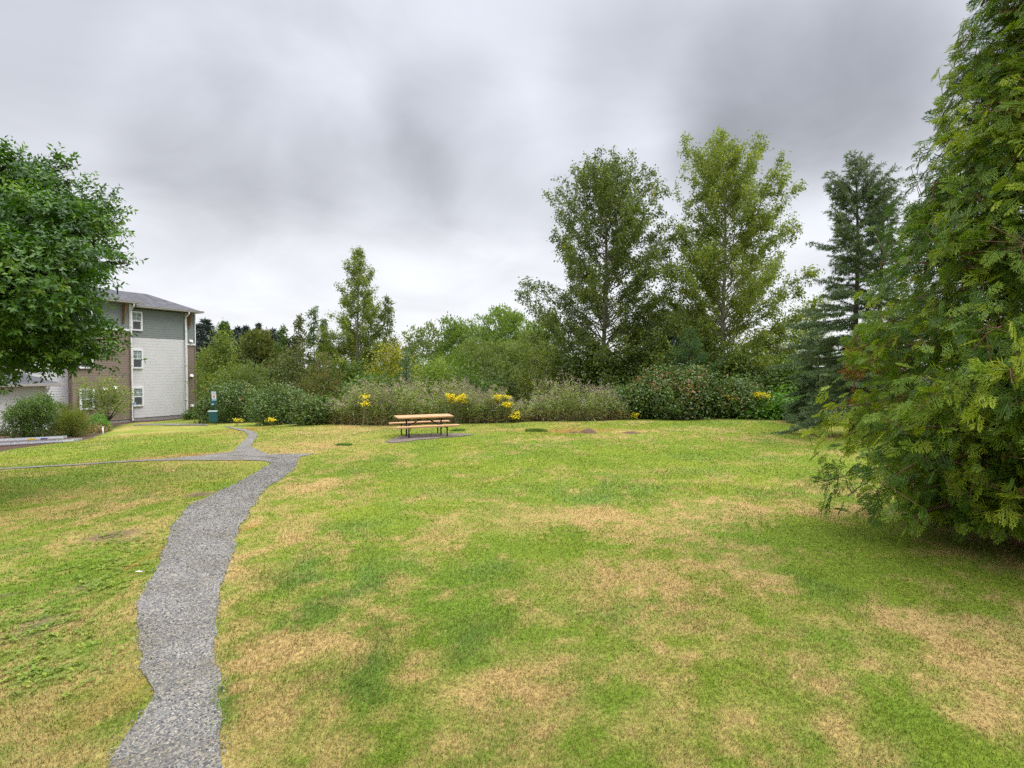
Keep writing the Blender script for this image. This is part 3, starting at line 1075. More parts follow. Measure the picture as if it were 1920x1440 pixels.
# low broad-leaved plants creeping in the thin turf near the path
r = np.random.default_rng(44)
cen = [(60, 1190, 70, 26), (100, 1165, 60, 20), (200, 1020, 60, 14), (250, 1012, 40, 10), (180, 1100, 40, 12), (120, 1250, 70, 30), (40, 1260, 60, 30), (150, 1060, 80, 20), (230, 1060, 40, 14)]
PL = []
for px, py, a, b in cen:
    for _ in range(48):
        PL.append(ground_at(px + r.normal() * a * .85, py + r.normal() * b * .85))
PL = np.array(PL)
PL = PL[~inside(PL[:, 0], PL[:, 1], PATH_POLYS[0])]
k = 5
Pq = np.repeat(PL, k, 0) + np.array([0, 0, .012]) + r.normal(size=(len(PL) * k, 3)) * np.array([.02, .02, .004])
ang = r.uniform(0, 6.283, len(Pq))
V, F = leaves(Pq, np.stack([np.cos(ang), np.sin(ang), r.uniform(.1, .8, len(Pq))], 1), np.tile([0, 0, 1.], (len(Pq), 1)), r.uniform(.025, .055, len(Pq)), r.uniform(.018, .032, len(Pq)))
o = MB().add(V, F, np.repeat(np.clip(np.repeat(r.normal(.45, .2, len(PL)), k), 0, 1), 4)).build('lawn_weeds', LM['lime'])
tag(o, 'small yellow-green broad-leaved weeds in thin turf beside the path', 'weeds', kind='stuff')

# ------------------------------------------------------------------ apartment building
def siding_mat(name, col):
    return plain(name, col, .55, .35, var=.05, scale=1.2)


M_CREAM = siding_mat('pale_vinyl_siding', (.63, .615, .61))
M_BROWN = siding_mat('brown_siding', (.235, .178, .142))
M_GREY = siding_mat('grey_shingle_siding', (.205, .225, .215))
M_TRIM = plain('white_trim_paint', (.80, .80, .79), .5, .4, var=.04)
M_BTRIM = plain('brown_trim_paint', (.27, .205, .165), .5, .4, var=.05)
M_GUT = plain('taupe_gutter', (.36, .33, .31), .45, .4, var=.05)
M_SOF = plain('soffit', (.42, .40, .38), .7, .2, var=.05)
M_WOOD_B = plain('stained_bracket_wood', (.20, .125, .06), .7, .2, var=.25, stretch=(1, 1, .2))
M_GREYC = plain('grey_sliding_vent', (.70, .70, .68), .5, .3)
M_FOUND = plain('concrete_footing', (.30, .28, .26), .9, .1, var=.2)

rm, nt, out = new_mat('asphalt_roof_shingle')
tc = nt.nodes.new('ShaderNodeTexCoord')
br = nt.nodes.new('ShaderNodeTexBrick')
br.inputs['Scale'].default_value = 1
br.inputs['Brick Width'].default_value = .33
br.inputs['Row Height'].default_value = .14
br.inputs['Mortar Size'].default_value = .012
br.inputs['Color1'].default_value = (.06, .06, .066, 1)
br.inputs['Color2'].default_value = (.105, .105, .112, 1)
br.inputs['Mortar'].default_value = (.035, .035, .038, 1)
at1 = N(nt, 'ShaderNodeAttribute', attribute_name='UVMap')
nt.links.new(at1.outputs['Vector'], br.inputs['Vector'])
nz = nt.nodes.new('ShaderNodeTexNoise')
nz.inputs['Scale'].default_value = 2.2
nz.inputs['Detail'].default_value = 6
nt.links.new(tc.outputs['Object'], nz.inputs['Vector'])
cr = ramp(nt, nz.outputs[0], [(.3, (.75,) * 3), (.7, (1.25,) * 3)])
mx = nt.nodes.new('ShaderNodeMix')
mx.data_type = 'RGBA'
mx.blend_type = 'MULTIPLY'
mx.inputs[0].default_value = 1
nt.links.new(br.outputs['Color'], mx.inputs[6])
nt.links.new(cr, mx.inputs[7])
p = nt.nodes.new('ShaderNodeBsdfPrincipled')
p.inputs['Roughness'].default_value = .9
nt.links.new(mx.outputs[2], p.inputs['Base Color'])
nt.links.new(p.outputs[0], out.inputs[0])
M_ROOF = rm

gm, nt, out = new_mat('window_glass')
p = nt.nodes.new('ShaderNodeBsdfPrincipled')
p.inputs['Base Color'].default_value = (.30, .36, .38, 1)
p.inputs['Roughness'].default_value = .12
p.inputs['Specular IOR Level'].default_value = .7
tc = nt.nodes.new('ShaderNodeTexCoord')
nz = nt.nodes.new('ShaderNodeTexNoise')
nz.inputs['Scale'].default_value = 5
nt.links.new(tc.outputs['Object'], nz.inputs['Vector'])
c = ramp(nt, nz.outputs[0], [(.35, (.17, .21, .23)), (.65, (.36, .42, .43))])
nt.links.new(c, p.inputs['Base Color'])
nt.links.new(p.outputs[0], out.inputs[0])
M_GLASS = gm
M_SCREEN = plain('dark_insect_screen', (.085, .085, .095), .5, .3, var=.15)

UU = np.array([.43, .903, 0])
UU = UU / np.linalg.norm(UU)
NN = np.array([UU[1], -UU[0], 0])
ZZ = np.array([0, 0, 1.])
AX = np.stack([UU, NN, ZZ])
BO = np.array([-30.35, 45.3, -1.72])
bld = thing('apartment_building', 'three-storey apartment block with pale, brown and grey siding behind the broad leafy tree', 'building', BO)


def L2W(a, b, z):
    return BO + UU * a + NN * b + ZZ * z


def lap_wall(mb, a0, a1, z0, z1, b, lap=.2, lip=.009, mat=0, ax=None):
    """horizontal lap boards as tilted strips; ax='n' lets the wall run along NN at fixed a=b"""
    n = max(1, int(round((z1 - z0) / lap)))
    hh = (z1 - z0) / n
    for i in range(n):
        za, zb = z0 + i * hh, z0 + (i + 1) * hh
        if ax == 'n':
            pts = [L2W(b - lip, a0, za), L2W(b - lip, a1, za), L2W(b, a1, zb), L2W(b, a0, zb), L2W(b, a0, za), L2W(b, a1, za)]
            mb.add(pts, [[1, 0, 3, 2], [4, 0, 1, 5]], .5, mat)
        else:
            pts = [L2W(a0, b + lip, za), L2W(a1, b + lip, za), L2W(a1, b, zb), L2W(a0, b, zb), L2W(a0, b, za), L2W(a1, b, za)]
            mb.add(pts, [[0, 1, 2, 3], [5, 1, 0, 4]], .5, mat)


def lbox(mb, a, b, z, tint=.5, mat=0):
    """box from ranges in building axes"""
    c = L2W((a[0] + a[1]) / 2, (b[0] + b[1]) / 2, (z[0] + z[1]) / 2)
    mb.box(c, (a[1] - a[0], b[1] - b[0], z[1] - z[0]), AX, tint, mat)


def bpart(mb, name, mat, parent=None, smooth=False):
    return mb.build(name, mat, parent or bld, BO if (parent is None or parent is bld) else BO, smooth)


HE, HT, HB = 9.02, 6.7, 7.15
# wall sections, each with its own cladding
mb = MB(); lap_wall(mb, -.3, 4.66, .25, HT, 0, .235, .004); bpart(mb, 'wall', M_CREAM)['label'] = 'pale lap siding wall section'
mb = MB(); lap_wall(mb, -.3, 4.66, HT + .03, HE, 0, .19); bpart(mb, 'wall', M_GREY)['label'] = 'grey upper wall section'
mb = MB(); lap_wall(mb, -4.4, -.3, .25, HB, .6, .18); bpart(mb, 'wall', M_BROWN)['label'] = 'brown lap siding wall section'
mb = MB(); lap_wall(mb, -4.4, -.3, HB + .16, 9.3, .6, .19); bpart(mb, 'wall', M_GREY)['label'] = 'grey upper wall of the projecting section'
mb = MB(); lap_wall(mb, .0, .6, .25, HB, -4.4, .18, ax='n'); lap_wall(mb, .0, .6, HB, 9.3, -4.4, .18, mat=1, ax='n')
bpart(mb, 'return_wall', [M_BROWN, M_GREY])
mb = MB(); lap_wall(mb, -16, -4.4, .25, 9.02, 0, .18); bpart(mb, 'wall', M_CREAM)['label'] = 'pale wall section behind the garage'
mb = MB(); lap_wall(mb, 4.78, 5.5, .25, 6.25, -.0, .18); bpart(mb, 'wall', M_BROWN)['label'] = 'narrow brown wall strip at the far corner'
mb = MB(); lap_wall(mb, 4.78, 5.5, 6.4, HE, -.0, .19); bpart(mb, 'wall', M_GREY)['label'] = 'narrow grey wall strip at the far corner'
mb = MB()
lbox(mb, (-16, 5.5), (-5.2, -.03), (-1, 9.0))
lbox(mb, (-4.37, -.33), (-.03, .57), (-1, 9.25))
bpart(mb, 'wall_core', M_FOUND)
mb = MB(); lbox(mb, (-4.42, -.28), (.57, .66), (HB, HB + .16)); bpart(mb, 'trim_band', M_TRIM)
mb = MB(); lbox(mb, (4.66, 5.55), (-.02, .07), (6.25, 6.4)); bpart(mb, 'trim_band', M_TRIM)
mb = MB(); lbox(mb, (4.66, 4.78), (-.02, .055), (.2, HE)); bpart(mb, 'corner_board', M_TRIM)
mb = MB(); lbox(mb, (5.5, 5.57), (-.3, .06), (6.4, HE)); bpart(mb, 'corner_board', M_TRIM)
mb = MB(); lbox(mb, (5.5, 5.57), (-.3, .06), (.2, 6.25)); bpart(mb, 'corner_board', M_BTRIM)
mb = MB(); lbox(mb, (-.42, -.24), (.55, .67), (.2, HB)); bpart(mb, 'corner_board', M_BTRIM)
mb = MB(); lbox(mb, (-4.46, -4.24), (.5, .67), (.2, HB)); bpart(mb, 'corner_board', M_BTRIM)
mb = MB(); lbox(mb, (-.42, -.24), (.55, .67), (HB + .16, 9.25)); bpart(mb, 'corner_board', M_TRIM)


def window(a0, a1, z0, z1, b):
    mb = MB()
    t = .12
    f0, f1 = b - .02, b + .085
    lbox(mb, (a0, a0 + t), (f0, f1), (z0, z1))
    lbox(mb, (a1 - t, a1), (f0, f1), (z0, z1))
    lbox(mb, (a0 + t, a1 - t), (f0, f1), (z1 - t, z1))
    lbox(mb, (a0 + t, a1 - t), (f0, f1), (z0, z0 + t))
    w = bpart(mb, 'window', M_TRIM)
    zm = (z0 + z1) / 2
    ia, ib, iz, jz = a0 + t, a1 - t, z0 + t, z1 - t
    s = MB()
    lbox(s, (ia, ib), (b - .01, b + .065), (zm - .035, zm + .035))
    am = (ia + ib) / 2
    lbox(s, (am - .014, am + .014), (b + .0, b + .052), (zm + .035, jz))
    zq = (zm + jz) / 2
    lbox(s, (ia, am - .014), (b + .0, b + .052), (zq - .012, zq + .012))
    lbox(s, (am + .014, ib), (b + .0, b + .052), (zq - .012, zq + .012))
    for e0, e1 in ((ia, ia + .03), (ib - .03, ib)):
        lbox(s, (e0, e1), (b, b + .058), (iz, zm - .035))
    s.build('sash', M_TRIM, w, BO)
    g = MB(); lbox(g, (ia, ib), (b + .0, b + .043), (zm + .035, jz)); g.build('pane', M_GLASS, w, BO)
    g = MB(); lbox(g, (ia + .03, ib - .03), (b + .0, b + .046), (iz, zm - .035)); g.build('insect_screen', M_SCREEN, w, BO)
    return w


for z0 in (7.25, 4.22, 1.18):
    window(.04, .94, z0, z0 + 1.55, .03)
for z0 in (7.4, 4.22, 1.18):
    window(-4.03, -3.05, z0, z0 + 1.55, .63)
window(-11.2, -10.2, 4.22, 5.77, .03)
window(-11.2, -10.2, 7.25, 8.8, .03)

# roofs: hipped, with fascia gutters
def hip_roof(a0, a1, b0, b1, ze, pitch, th=.16, hip_l=True, hip_r=True):
    d = (b1 - b0) / 2
    zr = ze + d * pitch
    ra0 = a0 + (d if hip_l else 0)
    ra1 = a1 - (d if hip_r else 0)
    bm = (b0 + b1) / 2
    P = [L2W(a0, b1, ze), L2W(a1, b1, ze), L2W(a1, b0, ze), L2W(a0, b0, ze), L2W(ra0, bm, zr), L2W(ra1, bm, zr)]
    me = bpy.data.meshes.new('roof')
    V = [tuple(p - BO) for p in P] + [tuple(P[i] - BO - ZZ * th) for i in range(4)]
    F = [(0, 1, 5, 4), (1, 2, 5), (2, 3, 4, 5), (3, 0, 4), (0, 6, 7, 1), (1, 7, 8, 2), (2, 8, 9, 3), (3, 9, 6, 0), (9, 8, 7, 6)]
    me.from_pydata(V, [], F)
    uv = me.attributes.new('UVMap', 'FLOAT2', 'CORNER')
    for pl in me.polygons:
        for li in pl.loop_indices:
            v = np.array(me.vertices[me.loops[li].vertex_index].co)
            a, bb = v @ UU, v @ NN
            if pl.index in (1, 3):
                uv.data[li].vector = (bb, v[2] * 2.3)
            else:
                uv.data[li].vector = (a, v[2] * 2.3)
    me.materials.append(M_ROOF)
    me.materials.append(M_SOF)
    for pl in me.polygons:
        pl.material_index = 0 if pl.index < 4 else 1
    o = bpy.data.objects.new('roof', me)
    COL.objects.link(o)
    o.parent = bld
    return o


def gutter(a0, a1, b, z, n_axis=False):
    mb = MB()
    if n_axis:
        lbox(mb, (b, b + .12), (a0, a1), (z - .14, z))
    else:
        lbox(mb, (a0, a1), (b, b + .12), (z - .14, z))
        lbox(mb, (a0, a1), (b + .12, b + .14), (z - .03, z + .01))
    return bpart(mb, 'gutter', M_GUT)


hip_roof(-16.5, 5.85, -5.4, .55, HE + .22, .46)
hip_roof(-9.2, .1, -5.3, 1.1, 9.45, .46)
gutter(.12, 5.97, .55, HE + .225)
gutter(-5.28, .55, 5.85, HE + .225, True)
gutter(-9.2, .22, 1.1, 9.455)
gutter(-.0, 1.1, .1, 9.455, True)
mb = MB()
c = L2W(-.45, -.75, 10.1)
mb.tube([c, c + ZZ * .55], .055, 8)
mb.box(c + ZZ * .58, (.16, .16, .06), AX)
bpart(mb, 'roof_vent', plain('black_vent_pipe', (.02, .02, .022), .5))


def downpipe(a, b, zt, zb, bo):
    mb = MB()
    p = [L2W(a, bo, zt), L2W(a, bo, zt - .15), L2W(a, b + .09, zt - .55), L2W(a, b + .09, zb + .1), L2W(a, b + .22, zb)]
    mb.tube(p, .068, 4)
    for z in (1.5, 4.5, 7.5):
        lbox(mb, (a - .075, a + .075), (b + .0, b + .17), (z, z + .04))
    return bpart(mb, 'downpipe', M_TRIM)


downpipe(-.32, .62, 9.3, .12, 1.12)
downpipe(4.6, .02, HE + .08, .15, .6)


def bracket(a, b, zt, zb, proj):
    mb = MB()
    lbox(mb, (a - .07, a + .07), (b, b + .12), (zb, zt))
    lbox(mb, (a - .07, a + .07), (b + .12, b + proj), (zt - .14, zt))
    A, Bq = L2W(a, b + .1, zb + .25), L2W(a, b + proj - .06, zt - .16)
    mb.tube([A, Bq], .075, 4)
    return bpart(mb, 'bracket', M_WOOD_B)


bracket(-.85, .63, 9.27, 7.75, .45)
bracket(-4.25, .63, 9.27, 7.75, .45)
bracket(4.93, .03, HE + .02, 7.75, .5)
# wall vents
for a, z, b in ((5.1, 6.62, .03), (5.1, 3.6, .03), (5.12, .95, .03), (-1.55, 2.75, .63), (-2.3, 2.7, .63)):
    mb = MB()
    lbox(mb, (a - .14, a + .14), (b, b + .05), (z - .12, z + .12))
    mb.add([L2W(a - .12, b + .05, z + .1), L2W(a + .12, b + .05, z + .1), L2W(a + .12, b + .19, z - .08), L2W(a - .12, b + .19, z - .08), L2W(a - .12, b + .05, z - .08), L2W(a + .12, b + .05, z - .08)],
           [[0, 3, 2, 1], [0, 4, 3, 3][:3] + [0], [1, 2, 5, 1]][:1])
    mb.add([L2W(a - .12, b + .05, z + .1), L2W(a - .12, b + .19, z - .08), L2W(a - .12, b + .05, z - .08), L2W(a + .12, b + .05, z + .1), L2W(a + .12, b + .19, z - .08), L2W(a + .12, b + .05, z - .08)], [[0, 2, 1], [3, 4, 5]])
    bpart(mb, 'wall_vent', M_TRIM)

# low garage block in front
gar = thing('garage', 'low pale garage with grey shingle roof beside the apartment block', 'garage', L2W(-8.03, 4.77, 0))
GB = L2W(-8.03, 4.77, 0)


def gpart(mb, name, mat):
    return mb.build(name, mat, gar, GB)


mb = MB(); lap_wall(mb, -19, -8.03, .1, 3.1, 4.77, .18); gpart(mb, 'wall', M_CREAM)
mb = MB(); lbox(mb, (-19, -8.06), (.4, 4.74), (-.5, 3.1)); gpart(mb, 'wall_core', M_CREAM)
oo = hip_roof(-19.6, -7.45, .05, 5.3, 3.28, .46)
oo.parent = gar
oo.location = BO - GB
mb = MB(); lbox(mb, (-19.6, -7.33), (5.3, 5.42), (3.14, 3.285)); gpart(mb, 'gutter', M_GUT)
mb = MB()
mb.tube([L2W(-8.12, 5.36, 3.1), L2W(-8.12, 5.3, 3.0), L2W(-8.12, 4.9, 2.6), L2W(-8.12, 4.9, .2)], .06, 4)
gpart(mb, 'downpipe', M_TRIM)
mb = MB(); lbox(mb, (-8.12, -8.0), (4.7, 4.81), (.1, 3.1)); gpart(mb, 'corner_board', M_TRIM)

# ------------------------------------------------------------------ picnic table
M_PLANK = plain('tan_table_planks', (.47, .275, .135), .65, .25, var=.28, scale=7, bump=.15, stretch=(.25, 3, 3))
M_STEEL = plain('black_steel_tube', (.022, .024, .03), .45, .4, var=.2)
tp = ground_at(793, 818)
T0 = np.array([tp[0], tp[1] + .25, tp[2]])
th = math.radians(23)
TX = np.array([math.cos(th), math.sin(th), .004])
TX /= np.linalg.norm(TX)
TY = np.array([-math.sin(th), math.cos(th), .03])
TY /= np.linalg.norm(TY)
TA = np.stack([TX, TY, np.cross(TX, TY)])


def TW(a, b, z):
    return T0 + TA[0] * a + TA[1] * b + TA[2] * z


tab = thing('picnic_table', 'tan picnic table with two benches and black steel legs on the gravel pad', 'picnic table', T0)


def planks(name, y0, y1, n, z, L, th_, xo=0.):
    mb = MB()
    w = (y1 - y0) / n
    for i in range(n):
        mb.box(TW(xo + (.004 if i % 2 else -.004), y0 + w * (i + .5), z), (L, w - .012, th_), TA)
    o = mb.build(name, M_PLANK, tab, T0)
    bv = o.modifiers.new('edge', 'BEVEL')
    bv.width = .006
    bv.segments = 2
    return o


planks('tabletop', -.40, .40, 5, .745, 2.16, .055)
planks('seat', -.80, -.52, 2, .435, 2.42, .055)
planks('seat', .52, .80, 2, .435, 2.42, .055)
for sx_ in (-.68, .68):
    for sy in (-.11, .11):
        mb = MB()
        mb.tube([TW(sx_ + sy * .25, sy, -.03), TW(sx_ + sy * .25, sy, .70)], .026, 8)
        mb.build('leg', M_STEEL, tab, T0, True)
    mb = MB()
    mb.tube([TW(sx_, -.76, .385), TW(sx_, .76, .385)], .024, 8)
    mb.tube([TW(sx_, -.34, .69), TW(sx_, .34, .69)], .024, 8)
    mb.build('crossbar', M_STEEL, tab, T0, True)
    for sy in (-.66, .66):
        mb = MB()
        mb.tube([TW(sx_ * 1.08, sy, -.03), TW(sx_ * 1.08, sy, .40)], .026, 8)
        mb.build('bench_leg', M_STEEL, tab, T0, True)
    mb = MB()
    mb.tube([TW(sx_ * .98, 0, .37), TW(sx_ * .06, 0, .69)], .022, 8)
    mb.build('brace', M_STEEL, tab, T0, True)

# ------------------------------------------------------------------ pet-waste station
M_TEAL = plain('dark_teal_metal', (.010, .085, .095), .4, .5, var=.15)
M_SIGNW = plain('white_sign_face', (.74, .75, .78), .5, .3, var=.03)
M_SIGNB = plain('pale_blue_sign_face', (.34, .52, .66), .5, .3, var=.15, scale=14)
M_SIGNG = plain('grey_blue_sign_face', (.50, .55, .66), .5, .3, var=.12, scale=14)
M_RED = plain('red_sign_print', (.55, .03, .04), .5, .3)
M_LID = plain('pale_lid', (.55, .68, .72), .4, .5)
Ys = 35.0
bx = at(404, 790, Ys)[0]
S0 = np.array([bx, Ys, float(hgt(bx, Ys))])
st = thing('pet_waste_station', 'dark teal pet waste station with sign, bag box and bin by the brambles', 'waste station', S0)
SXv = np.array([.97, .24, 0])
SYv = np.array([-.24, .97, 0])
SZv = unit(np.array([-.045, 0, 1]))
SA = np.stack([SXv, SYv, SZv])


def SW(a, b, z):
    return S0 + SXv * a + SYv * b + SZv * z


mb = MB(); mb.box(SW(.03, .06, .98), (.055, .055, 2.1), SA); mb.build('post', M_TEAL, st, S0)
mb = MB(); mb.box(SW(-.10, .015, .50), (.42, .30, .62), SA); bn = mb.build('bin', M_TEAL, st, S0)
mb = MB(); mb.box(SW(-.12, .01, .84), (.47, .35, .06), SA); mb.build('lid', M_LID, bn, S0)
mb = MB(); mb.box(SW(-.04, -.03, 1.33), (.30, .13, .30), SA); db = mb.build('bag_box', M_TEAL, st, S0)
mb = MB(); mb.box(SW(-.06, -.10, 1.28), (.13, .012, .06), SA); mb.build('bag_slot', M_LID, db, S0)
mb = MB(); mb.box(SW(.0, .02, 1.975), (.26, .015, .17), SA); mb.build('sign_panel', M_SIGNG, st, S0)
mb = MB(); mb.box(SW(.0, .02, 1.74), (.25, .015, .27), SA); sp = mb.build('sign_panel', M_SIGNW, st, S0)
mb = MB()
tt_ = np.linspace(0, 2 * PI, 20)
mb.tube(np.stack([SW(.0 + .065 * math.cos(a), .008, 1.75 + .065 * math.sin(a)) for a in tt_]), .012, 5)
mb.tube(np.stack([SW(-.045, .007, 1.795), SW(.045, .007, 1.705)]), .009, 5)
mb.build('prohibition_mark', M_RED, sp, S0)
mb = MB(); mb.box(SW(.0, .02, 1.545), (.25, .015, .11), SA); mb.build('sign_panel', M_SIGNB, st, S0)

# ------------------------------------------------------------------ extension ladder
M_ALU = plain('aluminium', (.72, .74, .76), .4, .5, .35, var=.1, scale=10)
M_DULL = plain('dull_aluminium', (.45, .46, .48), .45, .5, .6, var=.1)
M_LY = plain('yellow_sticker', (.75, .50, .03), .5)
M_LB = plain('dark_blue_sticker', (.06, .08, .20), .5)
e1 = ground_at(140, 829)
e0 = ground_at(-190, 846)
lx = unit((e1 - e0) * np.array([1, 1, 1]))
ly = unit(np.cross([0, 0, 1.], lx))
LA = np.stack([lx, ly, np.cross(lx, ly)])
lad = thing('extension_ladder', 'aluminium extension ladder lying flat along the mulch bed', 'ladder', e1)


def LW(a, b, z):
    q = e1 + lx * a + ly * b
    return np.array([q[0], q[1], e1[2] + lx[2] * a + z])


LL = 5.6
for nm, a0, a1, bw, z0, mt in (('base_section', -LL, 0.0, .46, .07, M_ALU), ('fly_section', -LL - .3, -.42, .40, .22, M_ALU)):
    sec = MB()
    for b in (0.0, bw):
        zc = z0
        sec.box(LW((a0 + a1) / 2, b + (.22 - bw / 2), zc), (a1 - a0, .03, .065), LA)
        for dz in (-.032, .032):
            sec.box(LW((a0 + a1) / 2, b + (.22 - bw / 2) + (.018 if b == 0 else -.018), zc + dz), (a1 - a0 - .004, .045, .012), LA)
    so_ = sec.build(nm, mt, lad, e1)
    k = 0
    a = a1 - .15
    while a > a0:
        rg = MB()
        rg.tube([LW(a, .22 - bw / 2 - .02, z0), LW(a, .22 + bw / 2 + .02, z0)], .017, 8)
        rg.build('rung', M_DULL, so_, e1, True)
        a -= .3
    if nm == 'base_section':
        for b in (0.0, bw):
            ft = MB()
            ft.box(LW(.06, b + (.22 - bw / 2), .07), (.15, .07, .10), LA)
            ft.build('foot', M_DULL, so_, e1)
    else:
        mk = MB(); mk.box(LW(-1.55, .22 - bw / 2 - .018, z0), (.26, .006, .07), LA); mk.build('sticker', M_LY, so_, e1)
        mk = MB(); mk.box(LW(-1.1, .22 - bw / 2 - .018, z0), (.24, .006, .06), LA); mk.build('sticker', M_LB, so_, e1)

# ------------------------------------------------------------------ small markers
g = ground_at(193, 815)
o = MB().tube([g - ZZ * .1, g + ZZ * .40], .032, 8).box(g + ZZ * .405, (.07, .07, .02)).build('marker_stake', M_TRIM, None, g, True)
o.location = tuple(g)
tag(o, 'short white marker stake at the edge of the mulch bed', 'stake')
gy = 42.0
gxp = at(251, 790, gy)[0]
g = np.array([gxp, gy, float(hgt(gxp, gy))])
rt = thing('yard_sign', 'small blue yard sign on a thin stake against the pale wall', 'sign', g)
MB().tube([g, g + ZZ * 1.35], .02, 6).build('stake', M_STEEL, rt, g)
MB().box(g + ZZ * 1.42 + np.array([.05, 0, 0]), (.26, .02, .2)).build('sign_board', M_SIGNB, rt, g)
g = ground_at(253, 1077)
V, F = leaves(np.array([g + ZZ * .03]), np.array([[1., .25, .03]]), np.array([[0, 0, 1.]]), .09, .03)
o = MB().add(V, F).add(V + np.array([0, 0, .003]), F[:, ::-1]).build('paper_scrap', M_TRIM, None, g)
o.location = tuple(g)
tag(o, 'tiny white paper scrap lying in the grass beside the path', 'litter')


def heap(px, py, w, h, label):
    g = ground_at(px, py)
    k, m = 7, 20
    rr = np.random.default_rng(px)
    V = []
    for i in range(k):
        s = i / (k - 1)
        for j in range(m):
            a = j * 2 * PI / m
            q = w * s * (1 + .25 * math.sin(a * 2 + px) + rr.normal() * .06)
            V.append([g[0] + q * math.cos(a), g[1] + q * .7 * math.sin(a), g[2] - .02 + h * (1 - s * s) + rr.normal() * .012])
    F = [[i * m + j, i * m + (j + 1) % m, (i + 1) * m + (j + 1) % m, (i + 1) * m + j] for i in range(k - 1) for j in range(m)]
    o = MB().add(V, np.array(F)).build('molehill', M_SOIL, None, g, True)
    o.location = tuple(g)
    return tag(o, label, 'molehill', 'molehills in the far lawn')


M_SOIL = plain('crumbly_brown_soil', (.13, .082, .055), .95, .1, var=.35, scale=18, bump=1, bscale=60)
heap(1104, 811, .42, .16, 'larger brown molehill in the far lawn')
heap(1185, 812, .40, .07, 'flatter brown molehill in the far lawn')
heap(1076, 811.5, .22, .07, 'low soil heap just beside the larger molehill')


# coarse tufts of darker grass
def tuft(px, py, wpx, h, label, mat='mid'):
    g = ground_at(px, py)
    w = wpx / FOC * g[1]
    rr = np.random.default_rng(px + py)
    n = 700
    xy = np.clip(rr.normal(size=(n, 2)), -1.7, 1.7) * np.array([w * .42, min(w * .25, .22)])
    P = np.c_[g[0] + xy[:, 0], g[1] + xy[:, 1], np.zeros(n)]
    P[:, 2] = hgt(P[:, 0], P[:, 1]) - .02
    D = np.c_[rr.normal(size=(n, 2)) * .55, np.ones(n)]
    V, F = leaves(P, D, rr.normal(size=(n, 3)), h * rr.uniform(.5, 1.2, n), .03)
    o = MB().add(V, F, np.repeat(np.clip(rr.normal(.5, .2, n), 0, 1), 4)).build('grass_tuft', LM[mat], None, g)
    o.location = tuple(g)
    return tag(o, label, 'grass tuft', 'coarse grass tufts')


tuft(1005, 809, 26, .15, 'dark green grass tuft near the larger molehill')
tuft(645, 835, 18, .10, 'green grass tuft between the path junction and picnic table', 'grassy')
tuft(858, 808, 16, .11, 'green grass tuft just beyond the picnic bench end', 'grassy')

